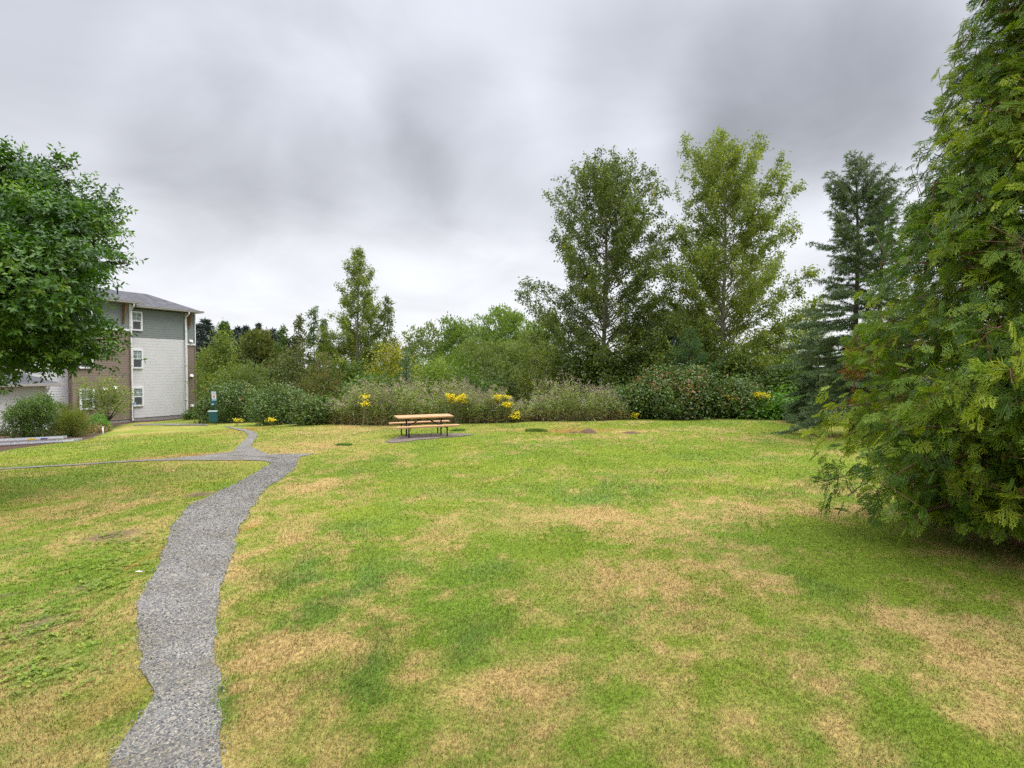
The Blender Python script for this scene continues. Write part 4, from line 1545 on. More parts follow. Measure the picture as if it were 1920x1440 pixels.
# ------------------------------------------------------------------ broad tree by the building
def oak(name, label, c0, blobs, nros, seed):
    r = np.random.default_rng(seed)
    gz = float(hgt(c0[0], c0[1]))
    base = np.array([c0[0], c0[1], gz])
    B = np.array(blobs)
    root = thing(name, label, 'tree', base)
    wood = MB()
    tk = np.array([base - ZZ * .1, base + [.05, 0, 1.0], base + [0, .05, 2.2], base + [.1, 0, 3.6], base + [.05, .1, 5.2], base + [.0, 0, 6.8]])
    wood.tube(tk, [.26, .2, .18, .14, .09, .04], 10)
    area = B[:, 3] * B[:, 4] + B[:, 4] * B[:, 5] + B[:, 3] * B[:, 5]
    # limbs run out to every lobe, twigs inside it
    for b in B:
        s = tk[2] + (tk[4] - tk[2]) * np.clip((b[2] - base[2] - 2.4) / 4.5, 0, 1)
        e = b[:3]
        t_ = np.linspace(0, 1, 7)[:, None]
        P = s + (e - s) * t_ + np.array([0, 0, .25]) * np.sin(t_ * PI)
        P[1:-1] += r.normal(size=(5, 3)) * .07
        wood.tube(P, np.linspace(.07, .018, 7), 6, cap=False)
        for q in range(9):
            d = unit(r.normal(size=3))
            f = P[-1 - (q % 3)]
            g_ = e + d * b[3:6] * .85
            wood.tube([f, (f + g_) / 2 + r.normal(size=3) * .05, g_], [.018, .011, .004], 4, cap=False)
    ncl = nros // 13
    bi0 = r.choice(len(B), ncl, p=area / area.sum())
    d0 = unit(r.normal(size=(ncl, 3)))
    rad = r.uniform(.5, 1.03, ncl) ** .6
    c0_ = B[bi0, :3] + d0 * B[bi0, 3:6] * rad[:, None]
    q_ = np.repeat(np.arange(ncl), 13)
    nros = len(q_)
    bi, d = bi0[q_], d0[q_]
    csz = r.uniform(.7, 1.3, ncl)[q_][:, None]
    P0 = c0_[q_] + r.normal(size=(nros, 3)) * np.array([.165, .165, .085]) * csz + d * .05
    P0[:, 2] -= .35 * ((P0 - c0_[q_])[:, :2] ** 2).sum(1)
    ax = unit(d * .8 + (P0 - c0_[q_]) * 1.6 + r.normal(size=(nros, 3)) * .35 + np.array([0, 0, .12]))
    k = 8
    ph = r.uniform(0, 6.28, nros)
    e1_ = unit(np.cross(ax, r.normal(size=(nros, 3))))
    e2_ = np.cross(ax, e1_)
    tcl = np.clip(r.normal(.42, .19, ncl)[q_] + r.normal(0, .06, nros) + .12 * (r.random(len(B)) - .5)[bi] * 2, 0, 1)
    Ps, Ds, Ns, Ts = [], [], [], []
    for j in range(k):
        a = ph + j * 2.4
        rr_ = e1_ * np.cos(a)[:, None] + e2_ * np.sin(a)[:, None]
        D = rr_ * 1.0 + ax * (.2 + .11 * j) + np.array([0, 0, -.3]) + r.normal(size=(nros, 3)) * .2
        Ps.append(P0 + ax * (.035 * j))
        Ds.append(D)
        Ns.append(ax * 1.0 + np.array([0, 0, .5]) + r.normal(size=(nros, 3)) * .25)
        Ts.append(tcl + r.normal(0, .08, nros) + .02 * j)
    P, D, Nn, T = (np.concatenate(q) for q in (Ps, Ds, Ns, Ts))
    V, F = leaves(P, D, Nn, .105 * r.uniform(.6, 1.3, len(P)), .05 * r.uniform(.8, 1.25, len(P)))
    wood.build('trunk', BARK_DARK, root, base, True)
    MB().add(V, F, np.repeat(np.clip(T, 0, 1), 4)).build('crown', LM['oak'], root, base)
    return root


def lobe(px, py, Y, rpx, sq=.9, dy=1.0):
    c = at(px, py, Y)
    q = rpx / FOC * Y
    return (c[0], c[1], c[2], q, q * dy, q * sq)


OY = 12.0
lob = []
for px, py, dY, rp in [(-60, 480, 0, 170), (-40, 345, .3, 85), (5, 330, 0, 48), (25, 300, .1, 26), (60, 365, .4, 40), (116, 352, .2, 30), (122, 312, .2, 13), (75, 430, -.9, 66), (151, 410, .3, 36), (182, 376, .3, 16), (136, 455, -.4, 56), (191, 420, .4, 24), (196, 465, .2, 22),
                       (110, 510, -1.3, 72), (40, 530, -1.6, 80), (156, 535, -.2, 30), (125, 580, -.9, 50), (60, 596, -1.3, 66), (85, 643, -.8, 36), (10, 642, -.6, 42), (136, 645, -.3, 38), (176, 645, .1, 20), (204, 628, .2, 12), (218, 636, .2, 7), (130, 674, 0, 13), (45, 676, -.2, 13), (164, 672, .1, 13), (208, 492, .2, 16), (232, 494, .2, 9), (214, 425, .3, 10),
                       (-150, 620, 0, 120), (-200, 440, 0, 140), (-140, 350, .5, 110), (0, 420, 1.6, 90), (80, 520, 1.8, 70), (-250, 600, .2, 110), (-60, 620, -1.7, 100), (-130, 500, -1.9, 120), (146, 585, .6, 20), (120, 420, 1.3, 46), (90, 330, .3, 22), (146, 372, .3, 18)]:
    lob.append(lobe(px, py, OY + dY, rp * .95, .95))
oak('shade_tree', 'broad leafy green tree standing before the apartment block, crown cut by the frame', at(-70, 900, OY)[:2], lob, 16000, 21)


# ------------------------------------------------------------------ big cedar
def spray_template(seed):
    """one flat fern-like spray of scale foliage along +X, lying in the XY plane; returns rhombus leaves"""
    r = np.random.default_rng(seed)
    P, D, L, Wd, T = [], [], [], [], []
    P.append([0, 0]); D.append([1, 0]); L.append(1.0); Wd.append(.045); T.append(.0)
    k = 6
    for i in range(k):
        for sg in (-1, 1):
            s = .12 + .74 * (i + (.5 if sg > 0 else 0)) / k
            if r.random() < .1:
                continue
            an = sg * r.uniform(.55, .85)
            d = np.array([math.cos(an), math.sin(an)])
            ll = (.50 * (1 - s) ** .7 + .10) * r.uniform(.75, 1.2)
            p0 = np.array([s, 0])
            P.append(p0); D.append(d); L.append(ll); Wd.append(.05); T.append(.10)
            for q, s2 in ((.3, -sg), (.5, sg), (.68, -sg)):
                if ll < .22 and q > .6:
                    continue
                a2 = an + s2 * r.uniform(.5, .8)
                P.append(p0 + d * ll * q); D.append([math.cos(a2), math.sin(a2)]); L.append(ll * (.62 - .35 * q) * r.uniform(.8, 1.25) + .03); Wd.append(.045); T.append(.2)
    P, D = np.array(P), np.array(D)
    P3, D3 = np.c_[P, np.zeros(len(P))], np.c_[D, np.zeros(len(D))]
    P3[:, 2] = -.10 * P3[:, 0] ** 2 - .18 * P3[:, 1] ** 2
    D3[:, 2] = -.2 * P3[:, 0] - .36 * np.abs(P3[:, 1])
    V, F = leaves(P3, D3, np.tile([0, 0, 1.], (len(P), 1)) + r.normal(size=(len(P), 3)) * .4, np.array(L), np.array(Wd), .1)
    return V, F, np.repeat(np.array(T), 4)


def cedar(name, label, cx, cy, H, prof, nbough, nspray, seed, size=.40):
    r = np.random.default_rng(seed)
    gz = float(hgt(cx, cy))
    base = np.array([cx, cy, gz])
    root = thing(name, label, 'tree', base)
    wood = MB()
    tt = np.linspace(0, 1, 12)
    wood.tube(base + np.stack([.06 * np.sin(tt * 5), .05 * np.cos(tt * 6), tt * H - .1], 1), .22 * (1 - tt) ** .8 + .02, 10)
    tz, rr_ = [p[0] for p in prof], [p[1] for p in prof]
    S0_, SD_, SZ_, SC_ = [], [], [], []
    view = math.atan2(-cy, -cx)
    for i in range(nbough):
        z = H * (.02 + .96 * ((i + r.random()) / nbough) ** 1.12)
        az = i * 2.399 + r.uniform(-.5, .5)
        R = np.interp(z, tz, rr_) * (r.uniform(.82, 1.06) if r.random() < .72 else r.uniform(.5, .8))
        hd = np.array([math.cos(az), math.sin(az), 0])
        R = R * (.80 + .36 * float(vnoise(math.cos(az) * 2.2 + 9, math.sin(az) * 2.2 + z * .75, 33)))
        sd = np.array([-math.sin(az), math.cos(az), 0])
        s = np.linspace(0, 1, 9)
        up = r.uniform(.10, .42) + .35 * z / H
        dr = r.uniform(.15, .5)
        zb = max(.35, z - R * .25)
        zr = R * (up * s - dr * s ** 2.2)
        pts = base + hd * (R * s)[:, None] + ZZ * (zb + zr)[:, None] + sd * (r.normal() * .12 * R * s ** 2)[:, None]
        pts[2:] += r.normal(size=(7, 3)) * .035
        pts[:, 2] = np.maximum(pts[:, 2], gz + .16)
        wood.tube(pts, np.linspace(.008 + .009 * R, .004, 9), 5, cap=False)
        nb = int(nspray / nbough * (.4 + R / 2.2))
        # boughs on the hidden far side carry fewer sprays
        if math.cos(az - view) < -.45:
            nb = int(nb * .5)
        ctint = r.normal(.36, .17)
        dead = r.random() < .012
        for j in range(nb):
            q = 1 - .80 * r.random() ** 1.35
            c = np.array([np.interp(q, s, pts[:, a]) for a in range(3)])
            off = (sd * r.normal() * .34 * (1.2 - q * .5) + ZZ * r.normal() * .24) * min(1, .25 + R / 2.2)
            if c[2] + off[2] < gz + .34:
                continue
            d = unit(hd * r.uniform(.5, 1.0) + sd * (np.sign(off @ sd) * r.uniform(.1, 1.0)) + ZZ * r.uniform(-1.3, .3))
            S0_.append(c + off - d * .1)
            SD_.append(d)
            SZ_.append(size * r.uniform(.55, 1.2) * (.75 + .25 * q) * min(1, .5 + R / 2.5))
            tv = ctint + r.normal(0, .12)
            SC_.append(min(tv, .72) if not dead else r.uniform(.86, .9))
            if j % 5 == 0:
                wood.tube([c, c + off], [.006, .004], 3, cap=False)
    P, D, S, C = np.array(S0_), np.array(SD_), np.array(SZ_), np.array(SC_)
    m = len(P)
    Rd = unit((P - base) * np.array([1, 1, 0]))
    Nn = unit(Rd * .75 + np.array([0, 0, .55]) + r.normal(size=(m, 3)) * .6)
    Yv = unit(np.cross(Nn, D))
    Zv = np.cross(D, Yv)
    mb = MB()
    tmp = [spray_template(100 + k) for k in range(6)]
    kk = r.integers(0, 6, m)
    for k in range(6):
        V, F, T = tmp[k]
        I = np.where(kk == k)[0]
        Q = P[I][:, None, :] + S[I][:, None, None] * (V[None, :, 0:1] * D[I][:, None, :] + V[None, :, 1:2] * Yv[I][:, None, :] + V[None, :, 2:3] * Zv[I][:, None, :])
        tq = np.where(C[I] > .8, C[I] + .12, C[I])[:, None] + T[None, :] * r.uniform(.5, 1.8, (len(I), 1)) * (C[I] < .8)[:, None]
        Fq = (np.arange(len(I))[:, None, None] * len(V) + F[None]).reshape(-1, 4)
        mb.add(Q.reshape(-1, 3), Fq, np.where(C[I][:, None] < .8, np.clip(tq, 0, .90), np.clip(tq, 0, 1)).ravel())
    # brown cones and spent scale leaves, in small knots
    nk = 260
    I = r.choice(m, nk)
    kp = np.repeat(P[I] + D[I] * S[I][:, None] * .35, 14, 0) + r.normal(size=(nk * 14, 3)) * .035
    V, F = leaves(kp, r.normal(size=(nk * 14, 3)), r.normal(size=(nk * 14, 3)), .03, .016)
    mb.add(V, F, np.repeat(r.uniform(.95, 1, nk * 14), 4))
    wood.build('trunk', BARK_RED, root, base, True)
    mb.build('crown', LM['thuja'], root, base)
    return root


cedar('cedar_tree', 'huge dark green cedar with drooping scaly sprays sweeping down to the lawn', 7.35, 7.9, 10.2,
      [(0, .8), (.4, 1.15), (.9, 1.68), (1.5, 2.32), (2.1, 2.82), (2.8, 2.75), (3.5, 2.3), (4.2, 1.9), (5.0, 1.65), (6.2, 1.35), (7.6, .8), (9, .35), (10.4, .08)], 600, 26000, 31, .29)
# an outlying low sprig that hangs over the lawn in front of the trunk
# ------------------------------------------------------------------ tall trees beyond the lawn
G_T = 'tall broadleaf trees beyond the lawn'
poplar('birch_tree', 'tall dark olive birch with loose ragged crown, second tallest of the background trees', 1140, 308, 35, [(0, 2.0), (.12, 4.2), (.25, 5.2), (.40, 4.9), (.6, 4.0), (.75, 3.2), (.9, 2.0), (1, .5)],
       165, 76000, (.145, .095), 'birch', BARK, .17, G_T, 4, .3, t0=.06)
poplar('birch_tree', 'tallest background tree, a pale yellow-green birch with a pointed crown', 1358, 268, 36, [(0, 3.2), (.12, 5.0), (.28, 5.3), (.45, 4.8), (.62, 4.0), (.78, 2.9), (.9, 1.35), (1, .3)],
       180, 92000, (.145, .095), 'birch_pale', BARK_PALE, .17, G_T, 9, -.1, t0=.1)
poplar('birch_tree', 'slender pyramid-shaped birch standing alone above the willows', 672, 468, 48, [(0, 2.6), (.12, 4.1), (.28, 3.8), (.5, 2.7), (.7, 1.6), (.88, .8), (1, .15)],
       150, 46000, (.15, .095), 'birch_pale', BARK_PALE, .14, G_T, 14, .1, t0=.12)
poplar('birch_tree', 'thin wispy birch leaning beside the slender pyramid-shaped birch', 728, 560, 47, [(0, .8), (.3, 1.3), (.7, .9), (1, .2)], 50, 4600, (.17, .10), 'birch', BARK_PALE, .06, G_T, 15, .5, t0=.2)
for px, top, sd, lb in ((560, 592, 41, 'sparse young tree with a reddish tip, first of the thin saplings'), (588, 578, 42, 'tallest of the thin green saplings near the pyramid-shaped birch'), (607, 600, 43, 'shortest thin sapling, touching the pyramid-shaped birch'), (420, 604, 44, 'thin pale sapling above the yellow-green tree near the building'), (531, 612, 45, 'small thin sapling above the olive shrubs')):
    poplar('sapling', lb, px, top, 50, [(0, .4), (.3, 1.0), (.7, .7), (1, .1)], 38, 2600, (.2, .12), 'mid' if sd != 41 else 'olive', BARK_PALE, .07, 'thin saplings', sd, .1, t0=.25)

# spruce by the cedar
conifer('spruce_tree', 'ragged blue-green spruce with upswept top beside the huge cedar', 1607, 290, 21, 142, 'spruce', None, 'tree', None,
        [(0, .95), (.12, 1.0), (.32, 1.0), (.45, .85), (.55, .48), (.7, .62), (.85, .55), (.95, .25), (1, .04)], whorl=.38, nb=7, seed=6, need=(.12, .022), dens=95, el_top=1.05, el_low=-.15, droop=.4, tint=(.45, .2), twig_n=8, lmin=.3)
conifer('spruce_tree', 'second slim spruce leader rising against the huge cedar edge', 1655, 335, 21.6, 74, 'spruce', None, 'tree', None,
        [(0, .9), (.3, 1.0), (.55, .9), (.8, .75), (.93, .4), (1, .05)], whorl=.42, nb=6, seed=16, need=(.12, .022), dens=85, el_top=1.15, el_low=-.1, droop=.3, twig_n=8, lmin=.3)
conifer('fir_tree', 'low dark drooping fir at the lawn end between brambles and cedar', 1535, 615, 26, 56, 'spruce', None, 'tree', None,
        [(0, 1.0), (.3, 1.05), (.7, .8), (1, .2)], whorl=.28, nb=7, seed=26, need=(.10, .022), dens=120, el_top=.5, el_low=-.3, droop=.5, twig_n=12, tint=(.35, .2))
conifer('fir_tree', 'bright green young fir rising out of the bramble mound', 1292, 612, 31, 80, 'fir', None, 'tree', None,
        [(0, 1.0), (.25, 1.0), (.6, .72), (.85, .34), (1, .05)], whorl=.46, nb=6, seed=36, need=(.10, .020), dens=75, el_top=.95, el_low=.15, droop=.12, twig_n=8, lmin=.5)
conifer('pine_tree', 'small soft blue-green pine in front of the yellow shrub', 763, 656, 34, 24, 'pine', None, 'tree', None,
        [(0, 1.0), (.3, 1.0), (.7, .75), (1, .2)], whorl=.34, nb=6, seed=46, need=(.17, .018), dens=60, el_top=1.0, el_low=.3, droop=.1, twig_n=6)

# far firs: three shapes, copied
protos = []
FARP = [(372, 606, 118), (386, 598, 112), (402, 622, 120), (421, 604, 110), (436, 618, 120), (447, 612, 126), (462, 610, 122), (471, 622, 128), (484, 606, 112), (497, 620, 124), (512, 616, 118), (524, 622, 122), (540, 634, 126), (556, 634, 126),
        (1228, 590, 112), (1243, 578, 108), (1258, 588, 118), (1270, 570, 110), (1284, 580, 106), (1299, 590, 114), (1315, 584, 118), (1215, 600, 120), (358, 612, 116), (455, 624, 116)]
NEIGH = ['nearest the building corner', 'second from the building corner', 'third from the building corner', 'fourth from the building corner, standing high', 'fifth from the building corner', 'sixth from the building corner', 'seventh from the building corner', 'eighth from the building corner', 'ninth from the building corner, broad', 'tenth from the building corner', 'eleventh from the building corner', 'twelfth from the building corner', 'thirteenth from the building corner', 'farthest from the building corner in its row',
         'between the two tallest trees, low', 'between the two tallest trees, peaked', 'between the two tallest trees, in the middle', 'between the two tallest trees, highest of its clump', 'between the two tallest trees, nearest the pale birch', 'just behind the pale birch edge', 'behind the pale birch lower branches', 'behind the dark olive birch edge', 'partly hidden by the building corner', 'set back in the row seen from the building']
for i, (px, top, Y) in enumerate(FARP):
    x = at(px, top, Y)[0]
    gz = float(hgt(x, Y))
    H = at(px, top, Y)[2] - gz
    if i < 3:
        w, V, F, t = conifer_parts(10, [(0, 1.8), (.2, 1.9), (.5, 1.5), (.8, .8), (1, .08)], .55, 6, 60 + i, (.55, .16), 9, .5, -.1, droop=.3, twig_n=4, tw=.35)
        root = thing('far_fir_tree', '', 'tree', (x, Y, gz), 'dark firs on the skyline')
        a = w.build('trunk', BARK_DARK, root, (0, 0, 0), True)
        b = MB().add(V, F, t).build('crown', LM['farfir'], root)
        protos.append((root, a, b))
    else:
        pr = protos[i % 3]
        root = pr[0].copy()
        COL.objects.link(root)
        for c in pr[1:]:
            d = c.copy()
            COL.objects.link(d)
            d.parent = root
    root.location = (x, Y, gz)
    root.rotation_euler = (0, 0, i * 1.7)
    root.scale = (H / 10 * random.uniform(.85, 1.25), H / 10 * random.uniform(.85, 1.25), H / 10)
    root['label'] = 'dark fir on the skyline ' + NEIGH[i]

# ------------------------------------------------------------------ shrubs and willows, one by one
WL, BL = (.34, .14), (.19, .12)
G_W, G_S, G_B = 'rounded willows', 'shrubs of the thicket', 'bramble thickets'
sh = shrub
sh('yellow_green_tree', 'yellow-green small tree at the thicket end nearest the building', 'tree', 412, 36, 622, 44, 'yellowgreen', (.20, .12), 6500, k=12, r0=.06)
sh('willow_tree', 'olive-green domed willow behind the yellow-green tree', 'tree', 470, 56, 620, 54, 'olive', WL, 13000, 'willow', group=G_W)
sh('shrub', 'broad olive shrub in front of the skyline firs', 'shrub', 545, 58, 645, 47, 'olive', BL, 6000, group=G_S)
sh('shrub', 'brownish olive shrub with reddish leaves above the dark brambles', 'shrub', 598, 52, 660, 42, 'olive', (.22, .05), 6500, 'willow', tint=(.72, .18), group=G_S)
sh('shrub', 'mid-green shrub just above the brambles near the waste station', 'shrub', 432, 50, 690, 41, 'yellowgreen', BL, 6000, group=G_S)
sh('shrub', 'grey-green shrub beside the yellow-green tree', 'shrub', 470, 34, 672, 41, 'willow', (.22, .05), 4200, 'willow', tint=(.25, .15), group=G_S)
sh('shrub', 'dark green shrub at the foot of the slender pyramid-shaped birch', 'shrub', 655, 62, 668, 44, 'mid', BL, 6500, tint=(.3, .15), group=G_S)
sh('shrub', 'yellow autumn-coloured shrub right of the slender birch', 'shrub', 735, 50, 640, 40, 'yellow', BL, 6500, tint=(.55, .2), k=12, group=G_S)
sh('shrub', 'lime-green low shrub behind the tall weeds and picnic table', 'shrub', 815, 44, 672, 36, 'lime', (.16, .08), 5500, k=12, group=G_S)
sh('willow_tree', 'pale far willow showing just right of the slender birch', 'tree', 792, 60, 612, 64, 'willow', WL, 13000, 'willow', group=G_W)
sh('willow_tree', 'round bright willow at the shoulder of the tallest willow', 'tree', 850, 48, 598, 62, 'willow_green', WL, 13000, 'willow', group=G_W)
sh('willow_tree', 'tallest domed willow in the middle of the skyline', 'tree', 930, 80, 577, 66, 'willow_green', (.32, .15), 26000, 'willow', k=13, group=G_W)
sh('willow_tree', 'domed willow just behind the dark olive birch', 'tree', 1012, 66, 592, 68, 'willow_green', WL, 16000, 'willow', group=G_W)
sh('willow_tree', 'grey-green willow in front of the tallest willow', 'tree', 900, 78, 640, 52, 'willow', (.30, .11), 20000, 'willow', tint=(.4, .16), k=12, group=G_W)
sh('willow_tree', 'grey-green willow between the tallest willow and the bare-stemmed shrub', 'tree', 985, 72, 628, 54, 'willow', (.30, .11), 20000, 'willow', tint=(.5, .16), k=12, group=G_W)
sh('willow_tree', 'feathery green willow behind the lime-green shrub', 'tree', 838, 54, 650, 48, 'mid', (.26, .06), 6500, 'willow', tint=(.7, .16), group=G_W)
sh('shrub', 'leafy bright green shrub right of the lime-green shrub', 'shrub', 862, 42, 676, 38, 'mid', BL, 5000, tint=(.62, .16), group=G_S)
sh('shrub', 'dark green shrub in the hollow behind the yellow flowers', 'shrub', 925, 52, 690, 35, 'dark', BL, 6000, tint=(.55, .16), group=G_S)
sh('shrub', 'bare-stemmed yellow-green shrub with pale upright stems', 'shrub', 1012, 60, 640, 34, 'yellow', (.15, .08), 4600, k=12, tint=(.25, .16), group=G_S, stem=BARK_PALE, nst=34, r0=.028, clump=12)
sh('shrub', 'dark understorey shrub below the dark olive birch', 'shrub', 1105, 70, 648, 33.2, 'dark', BL, 8000, tint=(.5, .18), group=G_S, k=12)
sh('shrub', 'dark olive understorey shrub between the two tallest trees', 'shrub', 1195, 56, 660, 33.8, 'dark', BL, 7000, tint=(.68, .18), group=G_S, k=12)
sh('shrub', 'pale yellowish far willow shrub seen between the two tallest trees', 'shrub', 1205, 60, 612, 60, 'willow', WL, 13000, 'willow', tint=(.7, .16), group=G_W)
sh('shrub', 'bushy green undergrowth below the pale birch', 'shrub', 1375, 74, 645, 33, 'yellowgreen', BL, 8500, tint=(.35, .16), group=G_S, k=12)
sh('shrub', 'dark twiggy growth between the young fir and the pale birch trunk', 'shrub', 1325, 50, 640, 38, 'mid', BL, 5500, tint=(.25, .16), group=G_S)
sh('shrub', 'fresh yellow-green growth on the far side of the pale birch', 'shrub', 1440, 58, 618, 39, 'yellowgreen', BL, 7500, tint=(.6, .16), group=G_S, k=12)
sh('shrub', 'light lime-green willow shrub left of the ragged spruce', 'shrub', 1505, 58, 595, 44, 'lime', (.26, .06), 7000, 'willow', tint=(.5, .18), group=G_S)
sh('shrub', 'mid-green leafy growth behind the low dark fir', 'shrub', 1475, 52, 680, 31, 'mid', BL, 6000, tint=(.5, .18), group=G_S)
sh('shrub', 'shaded shrub glimpsed between spruce and cedar', 'shrub', 1620, 66, 620, 31, 'mid', BL, 5500, tint=(.4, .16), group=G_S)
sh('shrub', 'deep green shrub directly behind the yellow autumn-coloured shrub', 'shrub', 745, 74, 668, 46, 'mid', BL, 5500, tint=(.4, .16), group=G_S)
sh('shrub', 'deep green shrub behind the brownish olive shrub', 'shrub', 620, 66, 640, 52, 'olive', BL, 5500, tint=(.35, .16), group=G_S)
sh('shrub', 'dim green shrub low behind the bare-stemmed shrub', 'shrub', 1065, 62, 690, 40, 'mid', BL, 5500, tint=(.3, .16), group=G_S)
sh('shrub', 'dim green shrub low behind the weeds and the small pine', 'shrub', 700, 66, 706, 33, 'mid', BL, 6000, tint=(.45, .16), group=G_S)
sh('shrub', 'low green shrub behind the weeds in front of the dark hollow', 'shrub', 900, 60, 722, 32, 'mid', BL, 5000, tint=(.35, .16), group=G_S)
sh('shrub', 'thin dark saplings and leaves tucked behind the far building corner', 'shrub', 352, 34, 690, 56, 'mid', BL, 4000, group=G_S)
sh('shrub', 'pale bushy growth beyond the far building corner', 'shrub', 388, 22, 655, 60, 'willow', WL, 4200, 'willow', tint=(.7, .1), group=G_S)
def shg(name, label, cat, px, half, top, basepy, mat, leaf, n, style='round', **kw):
    Y = ground_at(px, basepy)[1]
    Y += half / FOC * Y * .75
    return shrub(name, label, cat, px, half, top, Y, mat, leaf, n, style, **kw)


# brambles along the lawn edge
BR = (.125, .095)
def bramble(label, px, half, top, Y, n, tint=(.42, .2), k=14, depth=None):
    return sh('bramble', label, 'bramble', px, half, top, Y, 'bramble', BR, n, k=k, tint=tint, group=G_B, clump=14, nst=10, depth=depth, r0=.015, low=-.95)
bramble('dark bramble mass right behind the waste station', 438, 58, 722, 37.5, 9500)
bramble('bramble patch running from the waste station brambles towards the weeds', 528, 56, 724, 34, 9000)
bramble('bramble lobe against the building side of the waste station', 389, 18, 745, 38.5, 2600)
bramble('low bramble at the start of the tall weeds', 592, 40, 745, 31, 5500, (.5, .2))
bramble('big bramble mound with reddish dead canes below the young fir', 1262, 82, 690, 29.5, 15000, (.52, .26), 18)
bramble('bramble mound shoulder between the big mound and the yellow flowers', 1365, 62, 712, 29.3, 10000, (.5, .24), 16)
bramble('low bramble linking the weeds and the big bramble mound', 1185, 50, 722, 29.3, 7000, (.46, .2))
bramble('ragged bramble under the pale birch behind the yellow flowers', 1420, 56, 698, 31.5, 8000, (.4, .2))
bramble('low bramble at the foot of the low dark fir', 1535, 40, 745, 28.8, 4500, (.42, .2))
sh('leafy_weed', 'bright green broad-leaved weeds at the lawn edge near the low fir', 'weed', 1472, 40, 742, 28.6, 'box', (.2, .13), 2600, tint=(.4, .2), k=9)
sh('leafy_weed', 'fresh green broad-leaved weed right of the bright weeds', 'weed', 1410, 30, 752, 28.5, 'box', (.18, .11), 1600, tint=(.15, .2), k=7)

# ------------------------------------------------------------------ planting round the building
shg('round_shrub', 'large rounded dark green shrub behind the ladder', 'shrub', 66, 46, 744, 823, 'mid', (.085, .05), 15000, k=16, tint=(.45, .16), clump=20)
shg('feathery_shrub', 'low feathery shrub with reddish foliage at the ladder end', 'shrub', 134, 25, 772, 820, 'feather', (.14, .02), 7500, 'feather', k=9, tint=(.5, .25))
shg('feathery_shrub', 'pale yellow-green feathery shrub behind the large rounded shrub', 'shrub', 117, 26, 756, 803, 'feather', (.15, .02), 5000, 'feather', k=8, tint=(.6, .08))
shg('boxwood', 'larger clipped boxwood ball beside the mulch bed', 'shrub', 181, 19, 776, 808, 'box', (.05, .03), 8000, k=3, tint=(.4, .18), clump=10)
shg('boxwood', 'smaller clipped boxwood ball in front of the larger one', 'shrub', 192, 14, 787, 810, 'box', (.05, .03), 6000, k=3, tint=(.55, .18), clump=10)
shg('strap_leaf_shrub', 'spiky green shrub against the pale wall near the downpipe', 'shrub', 322, 24, 738, 784, 'grassy', (.45, .05), 3200, 'willow', k=8)
sh('low_shrub', 'low dark shrub at the foot of the far building corner', 'shrub', 368, 20, 770, 45, 'mid', (.14, .09), 2600, k=6, tint=(.35, .15))
shg('dry_shrub', 'bare dark twiggy shrub at the foot of the garage', 'shrub', 6, 16, 784, 818, 'olive', (.08, .04), 500, k=6, tint=(.2, .1), nst=26, r0=.018, stem=BARK_DARK)
shg('dry_shrub', 'clump of reddish dried leaves under the boxwood', 'shrub', 184, 18, 802, 812, 'bramble', (.10, .05), 1200, k=5, tint=(.97, .03), nst=5, r0=.01)
# small maple with layered foliage
def small_maple():
    r = np.random.default_rng(77)
    Y = 37.0
    x = at(199, 775, Y)[0]
    gz = float(hgt(x, Y))
    base = np.array([x, Y, gz])
    root = thing('small_maple', 'small spreading maple with layered yellow-green leaves against the brown wall', 'tree', base)
    wood = MB()
    bl = []
    for px, py, rp in [(150, 715, 9), (165, 727, 15), (185, 722, 17), (205, 716, 16), (218, 730, 15), (232, 745, 14), (240, 758, 10), (170, 745, 17), (195, 742, 20), (215, 750, 17), (160, 762, 13), (180, 765, 16), (205, 768, 18), (230, 770, 12), (152, 768, 8), (243, 738, 7), (195, 755, 20)]:
        dY = r.uniform(-.8, .8)
        c = at(px, py, Y + dY)
        q = rp / FOC * Y * 1.05
        bl.append((c[0], c[1], c[2], q, q, q * .26))
        s = base + np.array([r.normal() * .06, 0, .3])
        m = s + (c - s) * .45 + np.array([0, 0, .12])
        wood.tube([base + np.array([0, 0, -.1]), s, m, c], [.05, .04, .022, .006], 6, cap=False)
    V, F, t = blob_foliage(bl, 3000, (.14, .08), 'round', (.5, .2), 10, 5, -1.1)
    wood.build('trunk', BARK_DARK, root, base, True)
    MB().add(V, F, t).build('crown', LM['jmaple'], root, base)


small_maple()


